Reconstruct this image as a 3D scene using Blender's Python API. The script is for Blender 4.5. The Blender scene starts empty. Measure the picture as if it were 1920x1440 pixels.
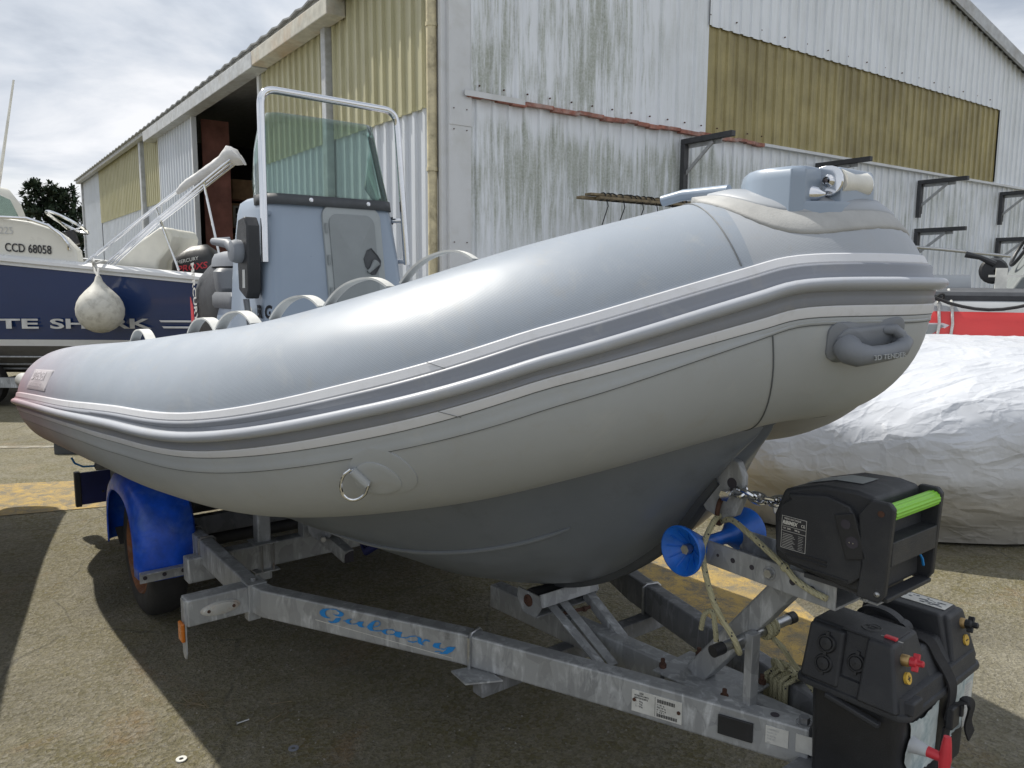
import bpy, bmesh, math, random
from mathutils import Vector, Matrix, noise
random.seed(7)
R = math.radians
sc = bpy.context.scene
C = sc.collection

# ------------------------------------------------------------------ camera
cam = bpy.data.cameras.new("camera"); co = bpy.data.objects.new("camera", cam); C.objects.link(co)
cam.sensor_width = 36.0; cam.lens = 1469.0 / 1920.0 * 36.0
cam.clip_start = 0.02; cam.clip_end = 900
PITCH, ROLL = R(7.38), R(0.31)
fw = Vector((0, math.cos(PITCH), -math.sin(PITCH))); rt = Vector((1, 0, 0)); up = rt.cross(fw)
r2 = rt * math.cos(ROLL) + up * math.sin(ROLL); u2 = -rt * math.sin(ROLL) + up * math.cos(ROLL)
mw = Matrix.Identity(4)
for i in range(3):
    mw[i][0], mw[i][1], mw[i][2] = r2[i], u2[i], -fw[i]
mw[2][3] = 1.5
co.matrix_world = mw
sc.camera = co

# ------------------------------------------------------------------ sun and sky
SUN_EL, SUN_AZ = R(53.0), R(-57.0)
to_sun = Vector((math.sin(SUN_AZ) * math.cos(SUN_EL), math.cos(SUN_AZ) * math.cos(SUN_EL), math.sin(SUN_EL)))
sl = bpy.data.lights.new("sun", 'SUN'); sl.energy = 4.7; sl.angle = R(0.7); sl.color = (1.0, 0.95, 0.86)
so = bpy.data.objects.new("sun", sl); C.objects.link(so)
so.rotation_euler = to_sun.to_track_quat('Z', 'Y').to_euler(); so.location = to_sun * 60

world = bpy.data.worlds.new("World"); sc.world = world; world.use_nodes = True
nt = world.node_tree; nt.nodes.clear()
def wn(t, **k):
    n = nt.nodes.new(t)
    for a, b in k.items(): setattr(n, a, b)
    return n
sky = wn('ShaderNodeTexSky', sky_type='NISHITA', sun_disc=False, sun_elevation=SUN_EL, sun_rotation=SUN_AZ % (2 * math.pi), air_density=1.2, dust_density=2.5)
geo = wn('ShaderNodeTexCoord')
sep = wn('ShaderNodeSeparateXYZ'); nt.links.new(geo.outputs['Generated'], sep.inputs[0])
mx = wn('ShaderNodeMath', operation='MAXIMUM'); nt.links.new(sep.outputs[2], mx.inputs[0]); mx.inputs[1].default_value = 0.0
ad = wn('ShaderNodeMath', operation='ADD'); nt.links.new(mx.outputs[0], ad.inputs[0]); ad.inputs[1].default_value = 0.16
dx = wn('ShaderNodeMath', operation='DIVIDE'); nt.links.new(sep.outputs[0], dx.inputs[0]); nt.links.new(ad.outputs[0], dx.inputs[1])
dy = wn('ShaderNodeMath', operation='DIVIDE'); nt.links.new(sep.outputs[1], dy.inputs[0]); nt.links.new(ad.outputs[0], dy.inputs[1])
cmb = wn('ShaderNodeCombineXYZ'); nt.links.new(dx.outputs[0], cmb.inputs[0]); nt.links.new(dy.outputs[0], cmb.inputs[1])
n1 = wn('ShaderNodeTexNoise'); n1.inputs['Scale'].default_value = 0.95; n1.inputs['Detail'].default_value = 7; n1.inputs['Roughness'].default_value = 0.55; n1.inputs['Distortion'].default_value = 0.35
nt.links.new(cmb.outputs[0], n1.inputs['Vector'])
n2 = wn('ShaderNodeTexNoise'); n2.inputs['Scale'].default_value = 0.45; n2.inputs['Detail'].default_value = 4; n2.inputs['Roughness'].default_value = 0.5
nt.links.new(cmb.outputs[0], n2.inputs['Vector'])
rc = wn('ShaderNodeValToRGB')
rc.color_ramp.elements[0].position = 0.34; rc.color_ramp.elements[0].color = (2.7, 3.1, 3.75, 1)
rc.color_ramp.elements[1].position = 0.62; rc.color_ramp.elements[1].color = (6.6, 6.7, 6.95, 1)
e = rc.color_ramp.elements.new(0.47); e.color = (4.6, 4.95, 5.5, 1)
nt.links.new(n1.outputs[0], rc.inputs[0])
cov = wn('ShaderNodeMapRange'); cov.inputs['From Min'].default_value = 0.30; cov.inputs['From Max'].default_value = 0.46; cov.inputs['To Min'].default_value = 0.72; cov.inputs['To Max'].default_value = 1.0
nt.links.new(n2.outputs[0], cov.inputs[0])
mixc = wn('ShaderNodeMixRGB'); nt.links.new(cov.outputs[0], mixc.inputs[0]); nt.links.new(sky.outputs[0], mixc.inputs[1]); nt.links.new(rc.outputs[0], mixc.inputs[2])
bg = wn('ShaderNodeBackground'); bg.inputs[1].default_value = 0.130
nt.links.new(mixc.outputs[0], bg.inputs[0])
wo = wn('ShaderNodeOutputWorld'); nt.links.new(bg.outputs[0], wo.inputs[0])
sc.view_settings.view_transform = 'Standard'; sc.view_settings.look = 'None'; sc.view_settings.gamma = 1.0
sc.view_settings.use_curve_mapping = False; sc.view_settings.exposure = 0.17
sc.cycles.max_bounces = 7; sc.cycles.transparent_max_bounces = 10
sc.cycles.sample_clamp_indirect = 6.0

# ------------------------------------------------------------------ materials
class NT:
    def __init__(s, name):
        s.m = bpy.data.materials.new(name); s.m.use_nodes = True; s.t = s.m.node_tree
        s.b = s.t.nodes['Principled BSDF']; s.out = s.t.nodes['Material Output']
    def n(s, t, **k):
        x = s.t.nodes.new(t)
        for a, b in k.items():
            if a.startswith('i_'): x.inputs[a[2:].replace('_', ' ')].default_value = b
            else: setattr(x, a, b)
        return x
    def l(s, a, b): s.t.links.new(a, b)
    def coord(s, scale=(1, 1, 1), out='Object', rot=(0, 0, 0)):
        c = s.n('ShaderNodeTexCoord'); mp = s.n('ShaderNodeMapping'); mp.inputs['Scale'].default_value = scale; mp.inputs['Rotation'].default_value = rot
        s.l(c.outputs[out], mp.inputs[0]); return mp.outputs[0]
    def noise(s, vec, scale, detail=5, rough=0.6, dist=0.0):
        x = s.n('ShaderNodeTexNoise', i_Scale=scale, i_Detail=detail, i_Roughness=rough, i_Distortion=dist); s.l(vec, x.inputs['Vector']); return x.outputs[0]
    def rng(s, v, a, b, c=0.0, d=1.0):
        x = s.n('ShaderNodeMapRange'); x.inputs[1].default_value = a; x.inputs[2].default_value = b; x.inputs[3].default_value = c; x.inputs[4].default_value = d
        s.l(v, x.inputs[0]); return x.outputs[0]
    def mul(s, a, b, op='MULTIPLY'):
        x = s.n('ShaderNodeMath', operation=op)
        for i, q in enumerate((a, b)):
            if isinstance(q, (int, float)): x.inputs[i].default_value = q
            else: s.l(q, x.inputs[i])
        return x.outputs[0]
    def mix(s, f, a, b):
        x = s.n('ShaderNodeMixRGB')
        if isinstance(f, (int, float)): x.inputs[0].default_value = f
        else: s.l(f, x.inputs[0])
        for i, q in ((1, a), (2, b)):
            if isinstance(q, tuple): x.inputs[i].default_value = (q[0], q[1], q[2], 1)
            else: s.l(q, x.inputs[i])
        return x.outputs[0]
    def col(s, c):
        if isinstance(c, tuple): s.b.inputs['Base Color'].default_value = (c[0], c[1], c[2], 1)
        else: s.l(c, s.b.inputs['Base Color'])
    def rough(s, v):
        if isinstance(v, (int, float)): s.b.inputs['Roughness'].default_value = v
        else: s.l(v, s.b.inputs['Roughness'])
    def bump(s, h, strength=0.3, dist=0.01, prev=None):
        x = s.n('ShaderNodeBump'); x.inputs['Strength'].default_value = strength; x.inputs['Distance'].default_value = dist
        s.l(h, x.inputs['Height'])
        if prev is not None: s.l(prev, x.inputs['Normal'])
        s.l(x.outputs[0], s.b.inputs['Normal']); return x.outputs[0]

def simple(name, col, rough=0.5, metal=0.0, var=0.18, vs=9.0, bump=0.0, bs=120.0, coat=0.0, dirt=None, dirt_amt=0.35, ds=3.0, spec=None):
    k = NT(name); v = k.coord()
    nz = k.noise(v, vs, 5, 0.6)
    dark = tuple(c * (1 - var) for c in col); lite = tuple(min(1, c * (1 + var)) for c in col)
    c = k.mix(k.rng(nz, 0.3, 0.7), dark, lite)
    if dirt:
        c = k.mix(k.mul(k.rng(k.noise(v, ds, 8, 0.65, 0.4), 0.48, 0.72), dirt_amt), c, dirt)
    k.col(c); k.rough(k.rng(k.noise(v, vs * 2.3, 6), 0.3, 0.7, max(0.03, rough - 0.07), min(1, rough + 0.08)))
    k.b.inputs['Metallic'].default_value = metal
    if coat: k.b.inputs['Coat Weight'].default_value = coat
    if spec is not None: k.b.inputs['Specular IOR Level'].default_value = spec
    if bump: k.bump(k.noise(v, bs, 4), bump, 0.004)
    return k.m

def m_asphalt():
    k = NT('worn_asphalt'); v = k.coord()
    agg = k.n('ShaderNodeTexVoronoi', i_Scale=70.0); k.l(v, agg.inputs['Vector'])
    n_big = k.noise(v, 0.55, 6, 0.6, 0.3); n_mid = k.noise(v, 3.2, 7, 0.65); n_fine = k.noise(v, 150, 4, 0.7)
    c = k.mix(k.rng(n_mid, 0.35, 0.68), (0.180, 0.163, 0.105), (0.290, 0.266, 0.190))
    moss = k.mul(k.rng(n_big, 0.36, 0.52), k.rng(k.noise(v, 5.5, 6), 0.30, 0.58))
    c = k.mix(k.mul(moss, 0.75), c, (0.160, 0.135, 0.042))
    rust = k.rng(k.noise(v, 1.3, 7, 0.7, 0.8), 0.57, 0.70)
    c = k.mix(k.mul(rust, 0.50), c, (0.28, 0.15, 0.05))
    c = k.mix(k.rng(agg.outputs['Color'], 0.25, 0.95, 0.0, 0.50), c, (0.40, 0.375, 0.31))
    ag2 = k.n('ShaderNodeTexVoronoi', i_Scale=160.0); k.l(v, ag2.inputs['Vector'])
    c = k.mix(k.rng(ag2.outputs['Color'], 0.45, 0.98, 0.0, 0.60), c, (0.085, 0.078, 0.062))
    c = k.mix(k.rng(n_fine, 0.60, 0.72, 0.0, 0.65), c, (0.045, 0.042, 0.036))
    ck = k.n('ShaderNodeTexVoronoi', feature='DISTANCE_TO_EDGE', i_Scale=0.9); cv = k.n('ShaderNodeMixRGB'); cv.inputs[0].default_value = 0.16; k.l(v, cv.inputs[1]); nn = k.n('ShaderNodeTexNoise', i_Scale=2.2, i_Detail=8.0); k.l(v, nn.inputs['Vector']); k.l(nn.outputs['Color'], cv.inputs[2]); k.l(cv.outputs[0], ck.inputs['Vector'])
    c = k.mix(k.mul(k.rng(ck.outputs[0], 0.0, 0.006, 0.55, 0.0), k.rng(n_mid, 0.40, 0.58)), c, (0.05, 0.047, 0.040))
    c = k.mix(k.rng(k.noise(v, 0.9, 5, 0.55, 0.6), 0.58, 0.70, 0.0, 0.45), c, (0.075, 0.068, 0.055))
    k.col(c); k.rough(0.9)
    h = k.mul(k.mul(agg.outputs['Distance'], 0.8), k.mul(n_fine, 1.3), 'ADD')
    b1 = k.bump(h, 1.0, 0.012)
    k.bump(k.noise(v, 60, 3, 0.5), 0.35, 0.012, b1)
    return k.m

def m_paint(name, col, wear_lo=0.48, wear_hi=0.62):
    # worn road paint: real chips that let the asphalt colour through
    k = NT(name); v = k.coord()
    n_ = k.noise(v, 9, 9, 0.75, 0.3); f = k.noise(v, 160, 4, 0.7)
    base = k.mix(k.rng(k.noise(v, 2.3, 5), 0.3, 0.7), tuple(c * 0.75 for c in col), col)
    w = k.rng(k.mul(n_, k.mul(f, 0.45), 'ADD'), wear_lo + 0.17, wear_hi + 0.19)
    c = k.mix(w, base, (0.17, 0.15, 0.11))
    c = k.mix(k.rng(k.noise(v, 4, 6, 0.7), 0.45, 0.65, 0.0, 0.6), c, (0.24, 0.19, 0.10))
    k.col(c); k.rough(0.85); k.bump(k.noise(v, 150, 4), 0.9, 0.008)
    return k.m

def m_galv(name='galvanised_steel', base=(0.45, 0.465, 0.48), rust=0.0, rough=0.52):
    k = NT(name); v = k.coord()
    vo = k.n('ShaderNodeTexVoronoi', i_Scale=26.0); k.l(k.coord((1, 1, 0.55)), vo.inputs['Vector'])
    streak = k.noise(k.coord((1.0, 1.0, 0.25)), 34, 6, 0.6, 0.8)
    cl = k.noise(v, 7, 7, 0.7, 0.6)
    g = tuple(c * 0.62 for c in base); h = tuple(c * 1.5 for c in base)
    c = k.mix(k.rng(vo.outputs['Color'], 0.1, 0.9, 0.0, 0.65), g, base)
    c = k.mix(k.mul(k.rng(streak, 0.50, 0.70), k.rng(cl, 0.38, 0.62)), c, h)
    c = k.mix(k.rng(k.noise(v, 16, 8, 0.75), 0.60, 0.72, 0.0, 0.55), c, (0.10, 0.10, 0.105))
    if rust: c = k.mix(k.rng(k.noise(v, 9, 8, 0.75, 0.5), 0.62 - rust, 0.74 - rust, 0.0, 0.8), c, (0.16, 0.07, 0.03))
    k.col(c); k.b.inputs['Metallic'].default_value = 0.35
    k.rough(k.rng(cl, 0.3, 0.7, rough - 0.1, rough + 0.16)); k.bump(k.noise(v, 60, 6), 0.25, 0.003)
    return k.m

def m_sheet(name, col, grime=1.0, flash_z=None, frame_shift=0.0):
    # painted profiled steel with algae streaks that hang from the joints
    k = NT(name); v = k.coord()
    cx = k.n('ShaderNodeTexCoord'); sp = k.n('ShaderNodeSeparateXYZ'); k.l(cx.outputs['Object'], sp.inputs[0])
    c = k.mix(k.rng(k.noise(v, 1.1, 5), 0.3, 0.7), tuple(q * 0.90 for q in col), col)
    c = k.mix(k.rng(k.noise(k.coord((3.0, 3.0, 0.35)), 4, 6, 0.6), 0.48, 0.75, 0.0, 0.25), c, (0.50, 0.52, 0.50))
    st = k.noise(k.coord((6.5, 6.5, 0.55)), 1.9, 9, 0.72, 0.25)
    pt = k.noise(k.coord((0.55, 0.55, 0.75)), 1.25, 3, 0.5)
    sp2 = k.noise(v, 38, 6, 0.8)
    if flash_z is not None:
        # growth band: strongest just under the joint, fading lower and over it
        hj = k.mul(k.noise(k.coord((5.0, 5.0, 0.05)), 1.5, 3), 0.9)
        zj = k.mul(sp.outputs[2], hj, 'ADD')
        below = k.mul(k.rng(zj, flash_z - 1.05, flash_z - 0.65, 0.45, 1.0), k.rng(zj, flash_z + 0.12, flash_z + 0.30, 1.0, 0.10))
        low = k.mul(below, k.rng(sp.outputs[2], flash_z - 0.03, flash_z, 1.0, 0.0))
        upper = k.mul(k.rng(sp.outputs[2], flash_z - 0.03, flash_z, 0.0, 1.0), k.rng(sp.outputs[0], 2.5, 3.1, 1.0, 0.25))
        amt = k.mul(k.mul(low, upper, 'ADD'), k.rng(sp.outputs[0], 3.4, 4.6, 1.0, 0.75))
    else:
        amt = k.rng(sp.outputs[2], 0.0, 10.0, 0.6, 0.4)
    m1 = k.rng(k.mul(st, k.mul(pt, 0.55), 'ADD'), 0.70, 0.88)
    m1 = k.mul(k.mul(m1, amt), k.rng(sp2, 0.25, 0.62, 0.35, 1.0))
    c = k.mix(k.mul(m1, 0.78 * grime), c, (0.175, 0.195, 0.105))
    m2 = k.rng(k.noise(k.coord((14, 14, 0.5)), 2.2, 7, 0.7), 0.64, 0.74)
    c = k.mix(k.mul(k.mul(m2, amt), 0.55 * grime), c, (0.12, 0.13, 0.09))
    c = k.mix(k.rng(k.noise(k.coord((1, 1, 0.3)), 24, 8, 0.8), 0.72, 0.80, 0.0, 0.7 * grime), c, (0.16, 0.13, 0.08))
    k.col(c); k.rough(k.rng(m1, 0, 1, 0.42, 0.85)); k.b.inputs['Metallic'].default_value = 0.0
    k.bump(k.noise(v, 3.0, 3), 0.12, 0.02)
    return k.m

def m_grp_sheet(name, c1, c2, dirty=0.5):
    k = NT(name); v = k.coord()
    c = k.mix(k.rng(k.noise(v, 1.2, 6, 0.6), 0.35, 0.65), c1, c2)
    c = k.mix(k.rng(k.noise(k.coord((7, 7, 0.4)), 3.0, 8, 0.7), 0.48, 0.72, 0.0, dirty), c, (0.17, 0.135, 0.055))
    c = k.mix(k.rng(k.noise(v, 70, 5, 0.8), 0.55, 0.75, 0.0, dirty), c, (0.10, 0.09, 0.05))
    k.col(c); k.rough(0.38)
    tr = k.n('ShaderNodeBsdfTranslucent'); k.l(c, tr.inputs[0])
    ms = k.n('ShaderNodeMixShader'); ms.inputs[0].default_value = 0.3
    k.l(k.b.outputs[0], ms.inputs[1]); k.l(tr.outputs[0], ms.inputs[2]); k.l(ms.outputs[0], k.out.inputs[0])
    return k.m

def m_fabric(name, col, rough=0.42, weave=0.35, pink=True, sc_=1.0):
    k = NT(name); v = k.coord()
    uv = k.coord((1, 1, 1), 'UV')
    c = k.mix(k.rng(k.noise(v, 2.2, 5), 0.3, 0.7), tuple(q * 0.93 for q in col), tuple(q * 1.05 for q in col))
    c = k.mix(k.rng(k.noise(v, 14, 8, 0.7, 0.5), 0.54, 0.74, 0.0, 0.30), c, (0.33, 0.31, 0.27))
    c = k.mix(k.rng(k.noise(k.coord((1.2, 5, 3), rot=(0, 0.3, 0.2)), 2.6, 9, 0.75, 0.6), 0.56, 0.72, 0.0, 0.22), c, (0.50, 0.49, 0.45))
    c = k.mix(k.rng(k.noise(k.coord((2, 9, 22), rot=(0, 0.35, 0)), 3.0, 9, 0.8), 0.68, 0.76, 0.0, 0.35), c, (0.18, 0.18, 0.17))
    cx = k.n('ShaderNodeTexCoord'); sp = k.n('ShaderNodeSeparateXYZ'); k.l(cx.outputs['Object'], sp.inputs[0])
    if pink:   # red rubbed-off dye stain at the stern end of the tube
        px = k.rng(sp.outputs[0], -2.3, -0.2, 0.95, 0.0)
        pz = k.rng(sp.outputs[2], 0.48, 0.80, 1.0, 0.05)
        pn = k.rng(k.noise(v, 3.0, 5), 0.25, 0.6, 0.5, 1.0)
        c = k.mix(k.mul(k.mul(px, pz), pn), c, (0.46, 0.19, 0.21))
    k.col(c)
    wv = k.n('ShaderNodeTexWave', wave_type='BANDS', bands_direction='DIAGONAL', i_Scale=150.0 * sc_); k.l(uv, wv.inputs['Vector'])
    w2 = k.n('ShaderNodeTexWave', wave_type='BANDS', bands_direction='Y', i_Scale=110.0 * sc_); k.l(uv, w2.inputs['Vector'])
    h = k.mul(wv.outputs['Fac'], w2.outputs['Fac'])
    k.rough(k.rng(k.noise(v, 5, 6), 0.3, 0.7, rough - 0.05, rough + 0.08))
    b1 = k.bump(h, weave, 0.0012)
    k.bump(k.noise(v, 3.5, 3, 0.5), 0.18, 0.02, b1)
    k.b.inputs['Specular IOR Level'].default_value = 0.5
    return k.m

def m_hull():
    k = NT('hull_gelcoat'); v = k.coord()
    c = k.mix(k.rng(k.noise(v, 2.4, 6), 0.3, 0.7), (0.138, 0.156, 0.182), (0.178, 0.197, 0.224))
    scr = k.noise(k.coord((2.0, 9.0, 26.0), rot=(0, 0.25, 0)), 2.4, 8, 0.75)
    c = k.mix(k.rng(scr, 0.66, 0.74, 0.0, 0.6), c, (0.26, 0.27, 0.27))
    c = k.mix(k.rng(k.noise(v, 10, 7, 0.7), 0.55, 0.75, 0.0, 0.35), c, (0.075, 0.078, 0.08))
    k.col(c); k.rough(0.32); k.bump(k.noise(v, 8, 4), 0.08, 0.01)
    return k.m

def m_glass():
    k = NT('tinted_acrylic')
    k.t.nodes.remove(k.b)
    tr = k.n('ShaderNodeBsdfTransparent'); tr.inputs[0].default_value = (0.60, 0.70, 0.665, 1)
    gl = k.n('ShaderNodeBsdfGlossy'); gl.inputs['Roughness'].default_value = 0.02; gl.inputs[0].default_value = (0.9, 0.95, 0.93, 1)
    df = k.n('ShaderNodeBsdfDiffuse'); df.inputs[0].default_value = (0.35, 0.45, 0.42, 1)
    fr = k.n('ShaderNodeFresnel'); fr.inputs[0].default_value = 1.45
    m1 = k.n('ShaderNodeMixShader'); k.l(fr.outputs[0], m1.inputs[0]); k.l(tr.outputs[0], m1.inputs[1]); k.l(gl.outputs[0], m1.inputs[2])
    m2 = k.n('ShaderNodeMixShader'); m2.inputs[0].default_value = 0.07; k.l(m1.outputs[0], m2.inputs[1]); k.l(df.outputs[0], m2.inputs[2])
    k.l(m2.outputs[0], k.out.inputs[0]); return k.m

def m_tarp():
    k = NT('silver_tarpaulin'); v = k.coord()
    c = k.mix(k.rng(k.noise(v, 1.6, 6), 0.3, 0.7), (0.48, 0.50, 0.54), (0.56, 0.58, 0.62))
    cx = k.n('ShaderNodeTexCoord'); sp = k.n('ShaderNodeSeparateXYZ'); k.l(cx.outputs['Object'], sp.inputs[0])
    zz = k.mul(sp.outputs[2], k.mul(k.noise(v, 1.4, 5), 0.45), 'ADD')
    c = k.mix(k.rng(zz, 0.52, 0.72, 0.75, 0.0), c, (0.34, 0.31, 0.25))  # shade on the lower tarp put into the colour, dark beige downwards
    c = k.mix(k.rng(k.noise(v, 9, 8, 0.75), 0.60, 0.75, 0.0, 0.25), c, (0.42, 0.40, 0.36))
    k.col(c); k.rough(0.36)
    w = k.noise(k.coord((0.9, 2.2, 1.5), rot=(0.2, 0.3, 0.5)), 1.7, 2, 0.4, 0.25)
    b1 = k.bump(w, 0.6, 0.08)
    for sc_, an, st in ((1.9, (0.7, 3.0, 1.6), 0.36), (4.4, (0.8, 2.8, 2.2), 0.24), (9.0, (0.6, 2.6, 1.8), 0.14)):
        wc_ = k.n('ShaderNodeMixRGB'); wc_.inputs[0].default_value = 0.22; co_ = k.coord(an, rot=(0.1, 0.25, 0.6 + sc_)); k.l(co_, wc_.inputs[1])
        nn = k.n('ShaderNodeTexNoise', i_Scale=1.6, i_Detail=3.0); k.l(co_, nn.inputs['Vector']); k.l(nn.outputs['Color'], wc_.inputs[2])
        vo = k.n('ShaderNodeTexVoronoi', feature='DISTANCE_TO_EDGE', i_Scale=sc_); k.l(wc_.outputs[0], vo.inputs['Vector'])
        h = k.mul(k.rng(vo.outputs[0], 0.0, 0.16, 1.0, 0.0), k.rng(k.noise(v, 2.0 * sc_ / 2, 3), 0.42, 0.62))
        b1 = k.bump(h, st, 0.03, b1)
    return k.m

def m_rope(name='flecked_rope', col=(0.50, 0.47, 0.30), fleck=(0.03, 0.03, 0.05), s=1.0):
    k = NT(name)
    uv = k.coord((1, 1, 1), 'UV')
    br = k.n('ShaderNodeTexVoronoi', i_Scale=70.0 * s); k.l(k.coord((1, 1, 1)), br.inputs['Vector'])
    wv = k.n('ShaderNodeTexWave', wave_type='BANDS', bands_direction='DIAGONAL', i_Scale=60.0 * s); k.l(k.coord((1, 1, 1)), wv.inputs['Vector'])
    c = k.mix(k.rng(k.noise(k.coord(), 14), 0.3, 0.7), tuple(q * .75 for q in col), col)
    c = k.mix(k.rng(br.outputs['Distance'], 0.17, 0.22, 1.0, 0.0), c, fleck)
    k.col(c); k.rough(0.85); k.bump(wv.outputs['Fac'], 0.7, 0.002); return k.m

M = {}
M['asphalt'] = m_asphalt()
M['yellow_paint'] = m_paint('faded_yellow_paint', (0.50, 0.34, 0.10))
M['white_paint'] = m_paint('faded_white_paint', (0.42, 0.42, 0.38), 0.44, 0.58)
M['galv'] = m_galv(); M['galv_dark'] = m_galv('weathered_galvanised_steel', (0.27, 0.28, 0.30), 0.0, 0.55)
M['galv_rust'] = m_galv('rust_spotted_steel', (0.26, 0.26, 0.26), 0.08)
M['white_sheet'] = m_sheet('painted_gable_sheet', (0.77, 0.81, 0.86), 0.92, 3.36)
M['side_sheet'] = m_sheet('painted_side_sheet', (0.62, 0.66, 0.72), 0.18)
M['grp'] = m_grp_sheet('yellowed_translucent_sheet', (0.66, 0.635, 0.43), (0.60, 0.575, 0.36), 0.25)
M['grp_gable'] = m_grp_sheet('dirty_translucent_sheet', (0.56, 0.48, 0.22), (0.35, 0.295, 0.135), 0.5)
M['trim_white'] = simple('white_trim_paint', (0.60, 0.62, 0.64), 0.45, var=0.06, vs=2, dirt=(0.36, 0.36, 0.30), dirt_amt=0.3)
M['trim_yellowed'] = simple('stained_gutter_pipe', (0.56, 0.50, 0.33), 0.5, dirt=(0.10, 0.08, 0.04), dirt_amt=0.7, ds=6, var=0.25)
M['fascia'] = simple('grey_fascia', (0.42, 0.44, 0.46), 0.5, dirt=(0.24, 0.22, 0.18), dirt_amt=0.5)
M['fascia_rust'] = simple('rusting_fascia', (0.46, 0.45, 0.40), 0.6, dirt=(0.42, 0.24, 0.10), dirt_amt=0.7, ds=1.1)
M['red_flash'] = simple('rusty_flashing', (0.30, 0.12, 0.085), 0.7, var=0.4, vs=16, dirt=(0.40, 0.38, 0.36), dirt_amt=0.7, ds=4)
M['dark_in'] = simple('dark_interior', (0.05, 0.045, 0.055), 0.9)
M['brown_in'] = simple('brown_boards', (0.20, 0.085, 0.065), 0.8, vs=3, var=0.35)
M['roof'] = simple('roof_sheet', (0.35, 0.36, 0.37), 0.6)
M['bracket'] = simple('dark_steel_bracket', (0.06, 0.062, 0.068), 0.6, 0.2)
M['bracket_l'] = simple('pale_steel_bracket', (0.42, 0.43, 0.44), 0.5, 0.3)
M['tube'] = m_fabric('silver_tube_fabric', (0.265, 0.300, 0.348), 0.38, 0.20)
M['tube_low'] = m_fabric('grey_tube_fabric', (0.370, 0.392, 0.410), 0.50, 0.10)
M['tube_bow'] = m_fabric('bow_panel_fabric', (0.325, 0.348, 0.380), 0.46, 0.16)
M['stripe'] = m_fabric('pale_stripe', (0.62, 0.63, 0.66), 0.50, 0.05, True)
M['letter'] = simple('silver_lettering', (0.52, 0.53, 0.54), 0.35, 0.3)
M['rail'] = m_fabric('rubbing_strake_rubber', (0.215, 0.230, 0.265), 0.42, 0.0, True)
M['bead'] = m_fabric('rubbing_bead_rubber', (0.36, 0.38, 0.42), 0.38, 0.0, True)
M['seam'] = simple('seam_tape', (0.10, 0.11, 0.12), 0.6)
M['flange'] = simple('pale_flange_rubber', (0.37, 0.372, 0.365), 0.6, bump=0.2, bs=260)
M['hull'] = m_hull()
M['keel'] = simple('dark_keel_guard', (0.055, 0.06, 0.066), 0.6)
M['console'] = simple('console_gelcoat', (0.245, 0.300, 0.375), 0.33, var=0.05, vs=2, coat=0.3)
M['console_dk'] = simple('grey_plastic', (0.215, 0.235, 0.240), 0.5, var=0.06, bump=0.1)
M['steel'] = simple('polished_stainless', (0.72, 0.73, 0.75), 0.12, 1.0, var=0.03)
M['steel_dull'] = simple('dull_zinc', (0.50, 0.51, 0.52), 0.35, 0.9, var=0.2, vs=40)
M['glass'] = m_glass()
M['black'] = simple('black_plastic', (0.020, 0.021, 0.024), 0.42, var=0.2, bump=0.25, bs=420)
M['black_m'] = simple('matt_black_plastic', (0.026, 0.028, 0.033), 0.55, var=0.15, bump=0.35, bs=480, dirt=(0.075, 0.075, 0.072), dirt_amt=0.4, ds=6)
M['webbing'] = simple('black_webbing', (0.016, 0.016, 0.018), 0.8, bump=0.5, bs=700)
M['grey_p'] = simple('grey_handle_rubber', (0.185, 0.200, 0.225), 0.5, var=0.08, bump=0.1)
M['white_band'] = simple('white_webbing_handle', (0.62, 0.62, 0.59), 0.6, bump=0.15, bs=300)
M['white_pl'] = simple('white_plastic', (0.72, 0.71, 0.66), 0.4)
M['blue'] = simple('scuffed_blue_plastic', (0.008, 0.080, 0.55), 0.36, var=0.30, vs=14, dirt=(0.12, 0.22, 0.52), dirt_amt=0.55, ds=9)
M['blue_roll'] = simple('blue_roller_rubber', (0.006, 0.13, 0.60), 0.36, var=0.22, vs=20, dirt=(0.10, 0.24, 0.55), dirt_amt=0.35, ds=16)
M['navy'] = simple('navy_board', (0.010, 0.016, 0.10), 0.45, var=0.3)
M['navy_hull'] = simple('navy_gelcoat', (0.014, 0.036, 0.125), 0.16, var=0.06, vs=2, coat=0.4)
M['cream'] = simple('cream_gelcoat', (0.68, 0.67, 0.61), 0.3, var=0.05, vs=2, coat=0.2)
M['white_hull'] = simple('white_gelcoat', (0.66, 0.67, 0.68), 0.3, var=0.05, vs=2)
M['antifoul'] = simple('grey_antifouling', (0.105, 0.10, 0.092), 0.75, var=0.15)
M['tyre'] = simple('tyre_rubber', (0.020, 0.020, 0.021), 0.8, bump=0.2, bs=90, dirt=(0.06, 0.055, 0.05), dirt_amt=0.4)
M['rust'] = simple('rusty_rim', (0.16, 0.065, 0.030), 0.8, var=0.5, vs=18, bump=0.5, bs=70, dirt=(0.30, 0.26, 0.22), dirt_amt=0.7, ds=8)
M['rust_dk'] = simple('rusted_iron', (0.085, 0.042, 0.028), 0.8, 0.2, var=0.4, vs=40, bump=0.4)
M['amber'] = simple('amber_reflector', (0.55, 0.16, 0.02), 0.25, var=0.1)
M['lamp_white'] = simple('clear_marker_lens', (0.50, 0.50, 0.48), 0.25, dirt=(0.35, 0.18, 0.06), dirt_amt=0.6, ds=14)
M['decal_blue'] = simple('blue_decal', (0.012, 0.22, 0.58), 0.4, var=0.1)
M['label'] = simple('white_label', (0.60, 0.60, 0.57), 0.5, var=0.1, vs=30, dirt=(0.35, 0.34, 0.30), ds=12)
M['grit'] = simple('grit', (0.30, 0.29, 0.26), 0.8, var=0.5, vs=60)
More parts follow.
